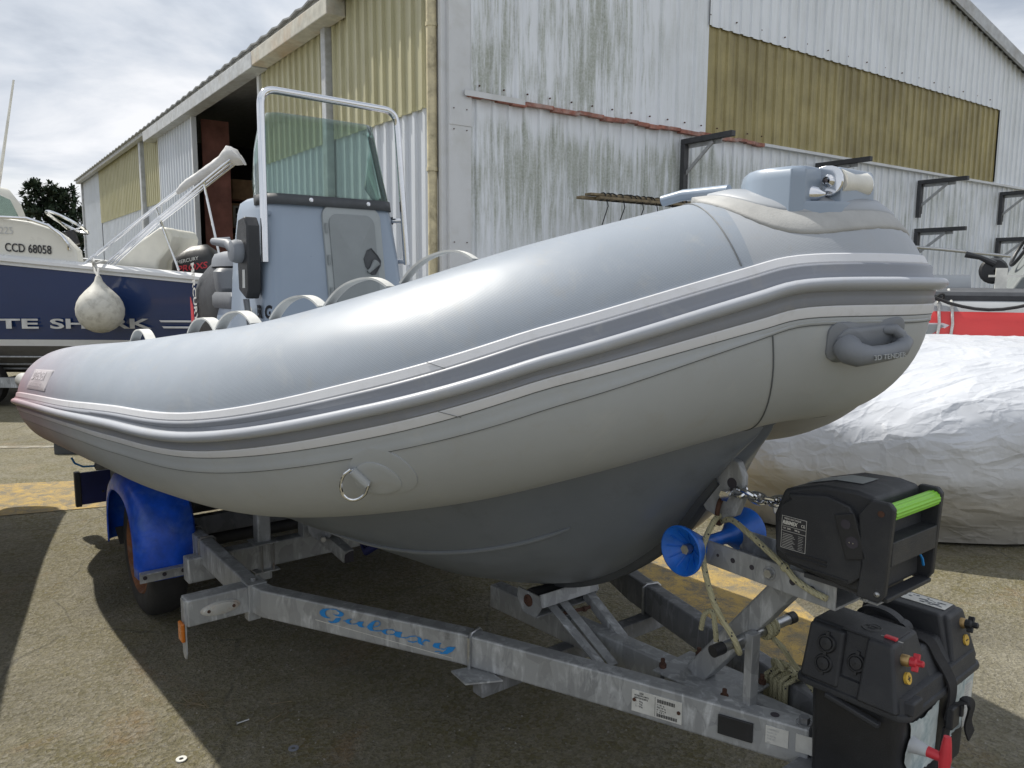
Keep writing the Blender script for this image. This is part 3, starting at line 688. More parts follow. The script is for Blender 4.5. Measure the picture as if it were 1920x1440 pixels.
# ------------------------------------------------------------------ tree
TR = Frame(-23.7, 41.0, 0.0)
tr = Thing('pine_tree', TR, (0, 0, 0), 'dark green pine standing beyond the far end of the warehouse', 'tree')
m = MB(); m.tube([(0, 0, 0), (0.1, 0.05, 2.0), (0.0, 0.1, 4.0), (0.1, 0, 6.2)], [0.28, 0.22, 0.15, 0.04], 9)
lim = []
for i in range(26):
    z = 1.7 + 4.3 * i / 26; a = i * 2.4; ln = (2.1 * (1 - ((z - 2.6) / 4.6) ** 2) if z > 2.6 else 1.6) * random.uniform(.7, 1.05)
    e_ = (math.cos(a) * ln, math.sin(a) * ln, z + ln * random.uniform(.15, .4)); lim.append(((0.05, 0.03, z), e_)); m.tube([(0.05, .03, z), ((e_[0]) * .5, e_[1] * .5, z + ln * .1), e_], [.07, .045, .015], 5)
m.build('trunk', M['bark'], thing=tr)
m = MB()
for a, b in lim:
    a, b = Vector(a), Vector(b)
    for k in range(15):
        t_ = random.uniform(.35, 1.05); c = a.lerp(b, t_) + Vector((random.gauss(0, .28), random.gauss(0, .28), random.gauss(.05, .2)))
        for j in range(26):
            d = Vector((random.gauss(0, 1), random.gauss(0, 1), random.gauss(.35, .8))).normalized(); q0 = c + d * random.uniform(.0, .12); s1 = d.cross(Vector((0, 0, 1))).normalized() * random.uniform(.04, .08); ln = random.uniform(.16, .32)
            m.add([q0 - s1, q0 + s1, q0 + s1 * .6 + d * ln, q0 - s1 * .6 + d * ln], [(0, 1, 2, 3)])
m.build('crown', M['leaf'], thing=tr, smooth=0, recalc=False)
for i, (x, y, h, w) in enumerate([(-19.0, 38.0, 3.0, 3.2), (-27.5, 44.0, 2.4, 3.5)]):
    F2 = Frame(x, y, 0); t = single('hedge', F2, (0, 0, 0), ['low dark bush at the foot of the pine beside the warehouse', 'low dark bush further left behind the blue boat'][i], 'bush')
    m = MB()
    for k in range(3000):
        a, r_, z = random.uniform(0, 6.28), random.random() ** .5, random.uniform(0.02, 1); c = Vector((math.cos(a) * r_ * w * .5 * (1 - z * .5), math.sin(a) * r_ * w * .5, z * h * (1 - r_ * .35)))
        d = Vector((random.gauss(0, 1), random.gauss(0, 1), random.gauss(.3, 1))).normalized(); s1 = d.cross(Vector((0, 0, 1))).normalized() * .05
        m.add([c - s1, c + s1, c + d * .2], [(0, 1, 2)])
    m.build('hedge', M['leaf'], thing=t, smooth=0, recalc=False)

# ------------------------------------------------------------------ neighbouring blue boat on its trailer
bb = Thing('blue_motorboat', WID, (-5.5, -1.2, 0.28), 'navy blue and cream motorboat with silver side lettering, on its trailer at the left', 'motorboat')
def bb_half(s):     # half beam and sheer along the hull (S = X)
    t = min(1, max(0, (-s - 6.6) / 3.6)); hb = 1.2 * (1 - t ** 2.3); zg = 1.57 + 0.21 * ((-s - 3.6) / 2.3) ** 1.0 if s > -9.9 else 2.1
    return max(hb, 0.03), max(1.52, zg)
st = [-3.15 - 7.05 * i / 34 for i in range(35)]
def bb_sec(s):
    hb, zg = bb_half(s); f = hb / 1.2
    pts = [(hb + 0.0, zg - 0.02), (hb - 0.005, zg - 0.09), (hb - 0.03 * f, 1.30), (hb - 0.07 * f, 1.0), (hb - 0.12 * f, 0.81), (hb - 0.14 * f, 0.735), (hb - 0.20 * f, 0.62), (hb - 0.33 * f, 0.50), (hb - 0.62 * f, 0.38), (0.0, 0.30 + (1 - f) * 0.25)]
    return pts
for nm, a, b, mt in (('hull_side', 1, 4, 'navy_hull'), ('boot_stripe', 4, 5, 'white_hull'), ('hull_bottom', 5, 9, 'antifoul')):
    m = MB()
    rows = []
    for s in st:
        sec = bb_sec(s)[a:b + 1]; rows.append([Vector((s, -1.2 + y, z)) for y, z in sec] + [Vector((s, -1.2 - y, z)) for y, z in sec[::-1]])
    m.loft(rows, closed=False, caps=False)
    s = st[0]; sec = bb_sec(s)[a:b + 1]; q_ = [Vector((s, -1.2 + y, z)) for y, z in sec]; q2 = [Vector((s, -1.2 - y, z)) for y, z in sec]
    m.add(q_ + q2, [(i, i + 1, len(sec) + i + 1, len(sec) + i) for i in range(len(sec) - 1)])
    m.build(nm, M[mt], thing=bb, smooth=30, recalc=False)
m = MB(); m.loft([[Vector((s, -1.2 + q, bb_half(s)[1] + dz)) for q, dz in ((bb_half(s)[0] - 0.35, 0.01), (bb_half(s)[0] - 0.02, 0.015), (bb_half(s)[0] + 0.035, -0.02), (bb_half(s)[0] + 0.04, -0.055), (bb_half(s)[0] + 0.0, -0.06), (bb_half(s)[0] + 0.012, -0.10), (bb_half(s)[0] - 0.03, -0.105))] for s in st], closed=False, caps=False)
m.loft([[Vector((s, -1.2 - q, bb_half(s)[1] + dz)) for q, dz in ((bb_half(s)[0] - 0.35, 0.01), (bb_half(s)[0] - 0.02, 0.015), (bb_half(s)[0] + 0.04, -0.04), (bb_half(s)[0] - 0.03, -0.105))] for s in st], closed=False, caps=False)
m.build('gunwale', M['white_hull'], thing=bb, smooth=40, recalc=False)
m = MB(); m.loft([[Vector((s, -1.2 + q * (bb_half(s)[0] - 0.3), 1.35)) for q in (-1, 1)] for s in st[:20]], closed=False, caps=False)
m.loft([[Vector((s, -1.2 + q * (bb_half(s)[0] - 0.3), bb_half(s)[1] + 0.01)) for q in (-1, 1)] for s in st[19:]], closed=False, caps=False); m.build('deck', M['cream'], thing=bb, smooth=0, recalc=False)
for i, z in enumerate((0.60, 0.50, 0.44)):
    m = MB(); m.tube([(s, -1.2 + bb_sec(s)[6 if i == 0 else 7][0] + (0.005 if i < 2 else -0.06) , z) for s in st[:26]], 0.012, 6); m.build('spray_rail', M['galv'], thing=bb)
def ext(pts, y0, y1, name, mat, thing=bb, bevel=0.02, smooth=35):   # side outline (X, z) extruded across
    m = MB(); n = len(pts); m.add([(x, y0, z) for x, z in pts] + [(x, y1, z) for x, z in pts], [tuple(range(n)), tuple(range(n, 2 * n))[::-1]] + [(i, (i + 1) % n, n + (i + 1) % n, n + i) for i in range(n)])
    return m.build(name, mat, thing=thing, smooth=smooth, bevel=bevel)
cabin = ext([(-7.9, 1.80), (-7.6, 2.12), (-5.85, 2.21), (-5.50, 2.16), (-5.26, 2.08), (-5.12, 1.98), (-4.99, 1.84), (-4.97, 1.60)], -0.06, -0.22, 'cabin_side', M['cream'], bevel=0.03)
ext([(-8.3, 1.7), (-7.9, 2.2), (-7.3, 2.70), (-6.65, 2.70), (-6.50, 2.50), (-6.42, 2.25), (-6.4, 1.7)], -0.85, -1.6, 'helm_seat', M['cream_cush'], bevel=0.05)
m = MB(); m.add([(-6.9, -.5, 2.15), (-5.86, -.5, 2.19), (-6.02, -.58, 2.45), (-6.6, -.62, 2.70)], [(0, 1, 2, 3)]); m.build('side_window', M['glass'], thing=bb, smooth=0, recalc=False, solid=0.012)
m = MB(); m.tube([(-6.2, -0.03, 2.22), (-5.50, -0.03, 2.19), (-5.26, -0.03, 2.11), (-5.12, -0.03, 2.00), (-5.05, -0.03, 1.90), (-5.06, -0.05, 1.84)], 0.017, 8); m.build('handrail', M['steel'], thing=bb)
text('registration', 'CCD 68058', 0.135, (-5.79, -0.05, 1.825), (1, 0, -0.06), (0.0, 0, 1), M['ink'], bb, bold=0.002, sx=0.80)
text('model_lettering', '225', 0.115, (-5.84, -0.05, 2.02), (1, 0, -0.02), (0, 0, 1), M['grey_ink'], bb, sx=0.95, bold=-0.001)
text('side_lettering', 'WHI', 0.155, (-6.78, -0.04, 0.945), (1, 0, 0.006), (0, 0, 1), M['letter'], bb, width=0.80, bold=0.004, depth=0.006)
text('side_lettering', 'TE', 0.155, (-5.93, -0.04, 0.945), (1, 0, 0.006), (0, 0, 1), M['letter'], bb, width=0.47, bold=0.004, depth=0.006)
text('side_lettering', 'SHARK', 0.155, (-5.33, -0.04, 0.948), (1, 0, 0.006), (0, 0, 1), M['letter'], bb, width=1.17, bold=0.004, depth=0.006)
m = MB()
for z, x0, x1 in ((1.025, -4.05, -3.3), (0.955, -4.02, -3.62), (0.955, -3.56, -3.3)):
    m.add([(x0, -0.045, z), (x1, -0.045, z), (x1, -0.045, z + .022), (x0 - .02, -0.045, z + .022)], [(0, 1, 2, 3)])
m.build('side_flash', M['stripe'], thing=bb, smooth=0, recalc=False, solid=0.006)
# moulded backrest
prof = [(x * 1.05, 1.5 + (z - 1.5) * 1.05) for x, z in [(-4.68, 1.62), (-4.66, 1.70), (-4.40, 1.84), (-4.15, 2.0), (-4.00, 2.10), (-3.90, 2.10), (-3.86, 2.0), (-3.90, 1.86), (-4.02, 1.72), (-4.05, 1.60)]]
ext(prof, -0.45, -0.75, 'moulded_seat', M['cream_cush'], bevel=0.05); ext([(x - 0.10, z + 0.01) for x, z in prof], -0.95, -1.55, 'moulded_seat', M['cream_cush'], bevel=0.05)
# steering wheel / rail ring
m = MB(); c = Vector((-5.28, -0.45, 2.175)); U = Vector((0.92, 0, -0.40)).normalized(); V = Vector((0.12, 0.8, 0.25)).normalized()
m.tube(arc(c, 0.24, 0, 2 * math.pi, 30, U, V)[:-1], 0.017, 8, closed=True)
hub = c + Vector((0.02, 0, -0.10))
for a in (0.4, 2.5, 4.6): m.tube([c + U * .24 * math.cos(a) + V * .24 * math.sin(a), hub], 0.010, 6)
m.build('steering_wheel', M['steel'], thing=bb); m = MB(); m.cyl(hub, hub + Vector((0.05, 0, -0.16)), 0.06, 14); m.build('steering_column', M['black'], thing=bb)
# folded sunshade frame and its sock
m = MB()
for y in (-0.12, -0.17): m.tube([(-4.98, y, 1.66), (-4.3, y - .05, 2.19), (-3.84, y - .1, 2.55), (-3.24, y - .15, 2.95)], 0.013, 7)
for y in (-0.05, -0.12, -0.2): m.tube([(-4.73, y, 1.62 + (y + .05) * .2), (-4.1, y - .02, 2.15), (-3.2, y - .05, 2.87 + y * .2)], 0.014, 7)
m.tube([(-3.52, -0.12, 2.63), (-3.36, -0.12, 1.72)], 0.014, 7); m.tube([(-4.12, -0.2, 2.35), (-3.88, -0.2, 1.62)], 0.014, 7)
m.build('sunshade_frame', M['steel'], thing=bb)
rings = []; path = [(-3.86, 2.50, .02), (-3.80, 2.55, .042), (-3.72, 2.61, .05), (-3.64, 2.66, .046), (-3.56, 2.71, .055), (-3.48, 2.76, .050), (-3.40, 2.81, .058), (-3.33, 2.86, .062), (-3.27, 2.90, .09), (-3.21, 2.92, .112), (-3.15, 2.92, .112), (-3.10, 2.89, .09), (-3.07, 2.85, .04)]
for x, z, r_ in path:
    rings.append([Vector((x + (-.5) * r_ * math.cos(a), -0.2 + r_ * math.sin(a) * .9, z + .86 * r_ * math.cos(a) * (1 + .16 * math.sin(5 * a + x * 20) + .12 * math.sin(3 * a - x * 47)))) for a in [2 * math.pi * i / 18 for i in range(18)]])
m = MB(); m.loft(rings); m.build('sunshade_sock', M['canvas'], thing=bb)
# its outboard motor
def cowl(name, thing, cx, cy, z0, z1, ln, wd, mat, tilt=0.0):
    rings = []
    for k in range(9):
        t = k / 8; z = z0 + (z1 - z0) * t; f = (1 - max(0, t - .55) ** 2 * 3.2) * (0.88 + .12 * min(1, t * 3)); g = max(.25, f)
        sh_ = tilt * t
        rings.append([Vector((cx + sh_ + ln / 2 * g * sgn(math.cos(a)) * abs(math.cos(a)) ** .6, cy + wd / 2 * g * sgn(math.sin(a)) * abs(math.sin(a)) ** .6, z + (.02 * math.cos(a) if k > 6 else 0))) for a in [2 * math.pi * i / 28 for i in range(28)]])
    m = MB(); m.loft(rings); return m.build(name, mat, thing=thing, smooth=50)
def sgn(x): return -1 if x < 0 else 1
cowl('motor_cowl', bb, -3.92, -0.9, 1.35, 1.93, 0.62, 0.42, M['black'])
text('motor_lettering', 'MERCURY', 0.06, (-4.10, -0.675, 1.70), (1, 0, 0.22), (0, 0, 1), M['label'], bb, bold=.001)
text('motor_lettering', 'PROXS', 0.11, (-4.10, -0.672, 1.60), (1, 0, 0.16), (0.1, 0, 1), M['red'], bb, bold=.002, sx=1.1)
m = MB(); m.tube([(-6.52, -1.0, 2.3), (-6.40, -1.0, 2.72), (-6.13, -1.0, 3.93)], [.035, .02, .012], 8); m.build('antenna', M['white_pl'], thing=bb)
# its trailer
bt = Thing('boat_trailer', WID, (-6.0, -1.2, 0), 'galvanised boat trailer under the navy blue motorboat', 'trailer')
m = MB()
for y in (0.35, -1.9): m.beam((-9.5, y - 0.5, 0.30), (-3.2, y - 0.5, 0.30), 0.06, 0.12)
m.build('side_beam', M['galv'], thing=bt, smooth=0, bevel=0.004)
m = MB()
for x in (-8.0, -6.5, -4.0): m.beam((x, -0.1, 0.22), (x, -2.5, 0.22), 0.08, 0.06)
m.build('cross_beam', M['galv_dark'], thing=bt, smooth=0)
for x in (-5.2, -6.3):
    for y in (-0.25, -2.25):
        m = MB(); m.lathe((x, y - .08, .28), (0, 1, 0), [(0, .12), (0, .24), (.02, .28), (.14, .28), (.16, .24), (.16, .12)], 28); w_ = m.build('wheel', M['tyre'], thing=bt)
m = MB(); m.box((-6.05, -0.05, 0.62), (0.10, .05, .10)); m.build('red_lamp', M['red'], thing=bt, smooth=0, bevel=.02)
# round fender
fb = Thing('round_fender', WID, (-4.71, 0.30, 0.92), 'round scuffed white fender hanging by a rope from the blue boat', 'fender')
m = MB(); m.lathe((-4.565, 0.28, 0.92), (0, 0, 1), [(0, .02), (.01, .08), (.05, .16), (.12, .225), (.20, .255), (.27, .258), (.34, .24), (.40, .205), (.46, .15), (.52, .085), (.57, .045), (.62, .03), (.64, .01)], 32); m.build('ball', M['buoy'], thing=fb)
m = MB()
m.tube([(-4.565, .28, 1.54), (-4.60, .2, 1.62), (-4.72, 0.08, 1.70), (-4.78, -.05, 1.72)], .014, 7); m.tube([(-4.565, .28, 1.54), (-4.64, .2, 1.60), (-4.70, 0.09, 1.68), (-4.66, -.05, 1.72)], .014, 7)
for i in range(5): m.tube(arc((-4.73 + i * .012, .05 + .02 * i, 1.665 + .012 * (i % 2)), .035, 0, 6.28, 12, (.6, .8, .2 * i), (0, .3, 1)), .012, 6)
m.build('rope', M['rope_w'], thing=fb); fb.o.scale = (.96, .96, 1.0)

# ------------------------------------------------------------------ red and grey boat at the right
RD = Frame(4.1, 6.85, 113.0)
rr = Thing('red_boat', RD, (1.0, 0, 0.6), 'red and grey inflatable boat with a black lacing line, behind the white covered heap', 'inflatable boat')
def ztube(s): return 1.26 + 0.0 * s
for nm, a0, a1, mt in (('red_tube_side', -40, 22, 'red_rub'), ('grey_tube_top', 22, 150, 'tube_low'), ('tube_underside', 150, 320, 'black_m')):
    m = MB(); m.loft([[Vector((s, 0.28 * math.cos(R(a0 + (a1 - a0) * i / 14)), ztube(s) + 0.28 * math.sin(R(a0 + (a1 - a0) * i / 14)))) for i in range(15)] for s in [-1.4 + 4.4 * k / 12 for k in range(13)]], closed=False, caps=False)
    m.build(nm, M[mt], thing=rr, smooth=60, recalc=False)
for a in (-37, -30, -44):
    m = MB(); m.tube([(s, 0.29 * math.cos(R(a)), ztube(s) + 0.29 * math.sin(R(a))) for s in (-1.4, 0.5, 3.0)], 0.008, 6); m.build('white_line', M['white_pl'], thing=rr)
m = MB(); m.loft([[Vector((s, y, z)) for y, z in ((0.18, 1.44), (0.14, 1.53), (-0.1, 1.56), (-1.9, 1.56), (-2.1, 1.50))] for s in (-1.4, 0, 1.5, 3.0)], closed=False, caps=False); m.build('deck', M['dark_deck'], thing=rr, smooth=0, recalc=False)
m = MB(); m.loft([[Vector((s, y, z)) for y, z in ((0.0, 0.62), (-.3, .5), (-1.0, .35), (-1.7, .5), (-2.0, .62), (-2.0, 1.1), (0.0, 1.1))] for s in (-1.2, 3.0)]); m.build('hull', M['black_m'], thing=rr, smooth=0)
m = MB(); m.span(-1.4, 3.0, 0.12, 0.20, 1.455, 1.50); m.build('black_band', M['black_m'], thing=rr, smooth=0)
m = MB()
pts = []
for i in range(40):
    s = -1.2 + i * 0.1; ph = (i % 8) / 8; pts.append((s, 0.29, 1.47 - 0.085 * math.sin(math.pi * ph) + (.01 if i % 8 == 0 else 0)))
m.tube(pts, 0.014, 7)
for i in range(0, 40, 8):
    for k in (-.04, .04): m.tube(arc((pts[i][0] + k, .25, 1.485), .028, 0, 6.28, 10, (1, 0, .3), (0, .5, 1)), .010, 6)
m.build('lacing_line', M['rope_b'], thing=rr)
m = MB()
for x in (-.38, -.28): m.tube([(x, .02, 1.55), (x + .01, .26, 1.42), (x + .02, .305, 1.26), (x + .01, .28, 1.08)], .012, 7)
m.build('white_cord', M['rope_w'], thing=rr)
def on_red(p):   # drop lettering onto the round tube
    d = Vector((0, p[1], p[2] - ztube(p[0]))); d.normalize(); return Vector((p[0], 0, ztube(p[0]))) + d * 0.2825
o_ = [( -1.0 + .62, -.0)]
def badge(pts, r_, mat, nm):
    m = MB(); m.add([Vector((x - .38, r_ * math.cos(a), 1.26 + r_ * math.sin(a))) for x, a in pts], [tuple(range(len(pts)))]); m.build(nm, mat, thing=rr, smooth=0, recalc=False, solid=0.003)
badge([(-.52, -.42), (-.46, -.02), (.05, .02), (.10, -.04), (-.02, -.38), (-.08, -.44)], .282, M['stripe'], 'emblem')
badge([(-.495, -.39), (-.44, -.06), (.03, -.02), (.06, -.07), (-.04, -.36), (-.10, -.40)], .287, M['console_dk'], 'emblem')
badge([(-.99, -.42), (-.90, -.08), (-.60, -.04), (-.57, -.09), (-.68, -.38), (-.72, -.44)], .282, M['stripe'], 'emblem')
badge([(-.96, -.39), (-.88, -.11), (-.62, -.08), (-.60, -.12), (-.70, -.36), (-.74, -.40)], .287, M['console_dk'], 'emblem')
rr.o.location.z -= 0.09
# far tube with number, console, rail, windscreen
m = MB(); m.loft([[Vector((s, -2.0 + .2 * math.cos(a), 1.5 + .2 * math.sin(a))) for a in [2 * math.pi * i / 20 for i in range(20)]] for s in (-1.7, -1.6, 0.05, .12)]); m.build('far_tube', M['tube_low'], thing=rr)
text('number', 'G25010', 0.11, (-1.15, -1.79, 1.56), (1, 0, 0), (0, -.35, 1), M['ink'], rr, bold=.001)
ext([(0.25, 1.5), (0.55, 2.02), (0.80, 2.06), (1.6, 2.06), (1.7, 1.5)], -0.55, -1.35, 'console', M['console_dk'], thing=rr, bevel=.03)
m = MB(); m.loft([[Vector((.72 + .25 * t, y, 2.06 + .45 * t * (1 - .0 * y))) for y in (-.55, -.75, -1.15, -1.35)] for t in (0, .5, .8, 1.0)], closed=False, caps=False); m.build('windscreen', M['glass'], thing=rr, smooth=0, recalc=False, solid=.01)
m = MB(); c = Vector((.42, -.95, 1.95)); U = Vector((.45, 0, .9)).normalized(); m.tube(arc(c, .19, 0, 6.28, 26, U, (0, 1, 0))[:-1], .016, 8, closed=True); m.tube([c, c + Vector((.2, 0, -.1))], .02, 8); m.build('steering_wheel', M['black'], thing=rr)
m = MB(); m.lathe((.12, -.5, 1.72), (0, 1, 0), [(-.02, .01), (-.02, .10), (.03, .12), (.07, .10), (.08, .01)], 20); m.tube([(.12, -.42, 1.78), (0.0, -.42, 1.84), (-.12, -.42, 1.87)], [.03, .022, .03], 8); m.build('throttle_lever', M['black'], thing=rr)
m = MB()
for x in (.10, .38, .66, .94, 1.22): m.span(x, x + .09, -.22, -.20, 1.56, 1.74)
m.span(.05, 1.6, -.225, -.205, 1.66, 1.68); m.build('slatted_rack', M['white_pl'], thing=rr, smooth=0)
m = MB(); m.tube([(.62, -.4, 1.56), (.70, -.42, 2.2), (.74, -.6, 2.66)], .016, 8); m.build('rail', M['steel'], thing=rr)
m = MB(); m.span(.68, .78, -.60, -.56, 1.96, 2.0); m.build('display', M['green'], thing=rr, smooth=0)

# ------------------------------------------------------------------ covered heap
TP = Frame(3.15, 5.45, 75.0)
tp = single('covered_boat', TP, (0, 0, 0), 'low rounded boat wrapped in a wrinkled silvery white tarpaulin, behind the grey bow', 'covered boat')
m = MB(); N1, N2 = 190, 64; rows = []
for j in range(N2 + 1):
    row = []
    for i in range(N1):
        a = 2 * math.pi * i / N1; v_ = j / N2
        th = v_ * (math.pi / 2 + 0.42)          # from the crown to the tucked-in skirt
        rho = math.sin(min(th, math.pi / 2)) ** 0.85 if th < math.pi / 2 else 1 - (th - math.pi / 2) * 0.42
        z = 1.12 * (max(0, math.cos(th)) ** 0.72 * 0.62 + 0.38) if th < math.pi / 2 else 1.12 * (0.38 - (th - math.pi / 2) * 0.86)
        ex = 2.25 * (1.0 if math.cos(a) > 0 else 0.93); y = 1.22 * math.sin(a); x = ex * math.cos(a)
        p = Vector((x * rho, y * rho, max(z, 0.012)))
        d = noise.noise(Vector((p.x * 1.1, p.y * 1.6, p.z * 2.2))) * 0.08 + noise.noise(Vector((p.x * 2.0 + p.z * 2.5, p.y * 3.5, p.z * 4 - p.x * 1.5))) * 0.022
        d += (abs(noise.noise(Vector((p.x * 3.0 - p.z * 3, p.y * 7 + p.x * 1.5, p.z * 8)))) ** 0.6) * -0.012
        d += 0.05 * (1 - abs(noise.noise(Vector((p.x * 0.9 + p.z * 1.5, p.y * 2.6 - p.x * .8, p.z * 2.0 + 3)))) * 3.2) * .5
        d += 0.002 * noise.noise(p * 9)
        nrm = Vector((p.x / ex ** 2, p.y / 1.3 ** 2, max(0.02, p.z - 0.3) * .8)).normalized()
        row.append(p + nrm * d)
    rows.append(row)
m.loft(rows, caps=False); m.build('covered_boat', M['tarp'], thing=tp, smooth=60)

# ------------------------------------------------------------------ boat parked just outside the picture, its shadow falls on the ground at the left
LB = Frame(-4.02, 5.28, 155.7)
lbt = Thing('inflatable_boat', LB, (1.2, 0, 0.3), 'dark grey inflatable boat parked just beyond the left edge, throwing the shadow at the left', 'inflatable boat')
m = MB()
pp_ = [(0, -.28), (.25, -.25), (1.0, -.22), (2.2, -.22), (3.2, -.20), (4.0, .25), (4.4, .95), (4.0, 1.65), (3.2, 2.05), (1.0, 2.1), (0, 2.1)]
m.tube([Vector((a, b, .95 + .06 * a)) for a, b in catmull([list(q) for q in pp_], 6)], [.16] * 3 + [.22] * 55 + [.16] * 3, 18); m.build('inflatable_tube', M['grey_p'], thing=lbt)
m = MB(); m.loft([[Vector((s_, y, z)) for y, z in ((-.2 + t, .9), (.2 + t * .6, .55), (.92, .38), (1.65 - t * .6, .55), (2.05 - t, .9))] for s_, t in ((.1, 0), (2.8, .1), (3.8, .6), (4.2, .9))], closed=False, caps=False); m.build('hull', M['antifoul'], thing=lbt, smooth=0, recalc=False)
m = MB()
for y in (.1, 1.75): m.beam((-.2, y, .4), (4.0, y, .4), .06, .1)
m.build('trailer_beam', M['galv'], thing=lbt, smooth=0)

# ------------------------------------------------------------------ the grey rigid inflatable boat
rib = Thing('inflatable_boat', BOAT, (-2.0, 0, 0.45), 'large grey rigid inflatable boat with white grab loops, filling the foreground on its trailer', 'inflatable boat')
# tube centre line (S, L, z, radius) and the angles of stripes, bead and lower seam, starboard side from stern to bow
TC = [[-4.57, 0.9, 0.86, 0.1], [-4.206, 0.938, 0.779, 0.18], [-4.002, 0.913, 0.829, 0.233], [-3.575, 0.965, 0.92, 0.247], [-2.405, 0.934, 1.015, 0.255], [-1.728, 0.923, 1.077, 0.258], [-1.195, 0.847, 1.133, 0.263], [-0.775, 0.671, 1.228, 0.268], [-0.524, 0.463, 1.321, 0.271], [-0.285, 0.15, 1.428, 0.264], [-0.192, 0.0, 1.450, 0.260]]
TA = [[0.198, 0.11, 0.02, -0.178, -0.242, -0.439], [0.181, 0.089, 0.01, -0.157, -0.222, -0.413], [0.169, 0.074, 0.01, -0.138, -0.205, -0.389], [0.172, 0.079, 0.005, -0.124, -0.189, -0.368], [0.195, 0.106, 0.008, -0.114, -0.178, -0.35], [0.223, 0.143, 0.022, -0.116, -0.183, -0.343], [0.186, 0.112, -0.034, -0.171, -0.236, -0.394], [0.248, 0.161, 0.004, -0.13, -0.208, -0.351], [0.354, 0.275, 0.102, -0.017, -0.087, -0.234], [0.43, 0.35, 0.18, 0.03, -0.045, -0.11], [0.44, 0.36, 0.19, 0.04, -0.04, -0.10]]
NS = 10
half = [a + b for a, b in zip(TC, TA)]
mir = [[r_[0], -r_[1]] + r_[2:] for r_ in half[::-1][1:]]
PATH = catmull(half + mir, NS); NP = len(PATH)
PC = [Vector(p[:3]) for p in PATH]; PR = [p[3] for p in PATH]
PT, PO, PU = [], [], []
for i in range(NP):
    t = (PC[min(i + 1, NP - 1)] - PC[max(i - 1, 0)]).normalized()
    # (S, L, z) is left handed: build the outward side vector explicitly
    o_ = Vector((-t.y, t.x, 0)).normalized()
    PT.append(t); PO.append(o_); u_ = Vector((0, 0, 1)) - t * t.z; PU.append(u_.normalized())
cum = [0.0]
for i in range(1, NP): cum.append(cum[-1] + (PC[i] - PC[i - 1]).length)
def surf(i, th, h=0.0): return PC[i] + (PO[i] * math.cos(th) + PU[i] * math.sin(th)) * (PR[i] + h)
def surfu(u, th, h=0.0):
    x = u * NS; i = min(int(x), NP - 2); f = x - i
    return surf(i, th, h).lerp(surf(i + 1, th, h), f)
# check orientation: outward must point to starboard at midship
if PO[30].y < 0: PO = [-o_ for o_ in PO]
def dropt(p, h=0.003):
    """nearest point of the tube surface"""
    p = Vector(p); bi = min(range(NP), key=lambda i: (PC[i] - p).length_squared); best = None
    for i in (max(bi - 1, 0), min(bi, NP - 2)):
        a, b = PC[i], PC[i + 1]; d = b - a; t = max(0, min(1, (p - a).dot(d) / d.length_squared)); c = a + d * t
        if best is None or (c - p).length < best[0]: best = ((c - p).length, c, PR[i] + (PR[i + 1] - PR[i]) * t)
    n_ = (p - best[1]).normalized(); return best[1] + n_ * (best[2] + h)
def vdrop(x, y, h=0.0):
    """point of the tube surface straight above (x, y)"""
    z = 1.85
    for _ in range(14):
        p = Vector((x, y, z)); best = None
        for i in range(80, 121):
            a, b = PC[i], PC[i + 1]; d = b - a; t = max(0, min(1, (p - a).dot(d) / d.length_squared)); c = a + d * t; q = (c - p).length
            if best is None or q < best[0]: best = (q, c, PR[i])
        c, r_ = best[1], best[2]; z = c.z + math.sqrt(max(0.0004, r_ * r_ - (x - c.x) ** 2 - (y - c.y) ** 2))
    return Vector((x, y, z + h))
NA = 72
m = MB(); rings = []; uvs = []
def ring_at(i, k=1.0, back=0.0):
    s0 = TAi(i, 5); return [PC[i] - PT[i] * back * (1 if i < NP // 2 else -1) + (PO[i] * math.cos(s0 + 2 * math.pi * j / NA) + PU[i] * math.sin(s0 + 2 * math.pi * j / NA)) * PR[i] * k for j in range(NA)]
def TAi(i, j): return PATH[i][4 + j]
caps_ = [(0.0, 0.072), (0.35, 0.07), (0.62, 0.058), (0.85, 0.035), (0.96, 0.015)]
for k, b_ in caps_: rings.append((0, ring_at(0, k, b_), -b_))
for i in range(NP): rings.append((i, ring_at(i), cum[i]))
for k, b_ in caps_[::-1]: rings.append((NP - 1, ring_at(NP - 1, k, b_), cum[-1] + b_))
ub, ue = 8.92 * NS, (20 - 8.92) * NS
def mif(k, j):
    i = rings[k][0]
    if j >= int(NA * 0.66): return 1
    return 2 if ub <= i < ue else 0
for (i, rg, cu_) in rings:
    for j in range(NA): uvs.append((cu_, j / NA * 2 * math.pi * 0.25))
m.loft([r_[1] for r_ in rings], mif=mif, caps=True)
for q, uv_ in enumerate(uvs): m.uv[q] = uv_
tube = m.build('inflatable_tube', [M['tube'], M['tube_low'], M['tube_bow']], thing=rib, smooth=60)

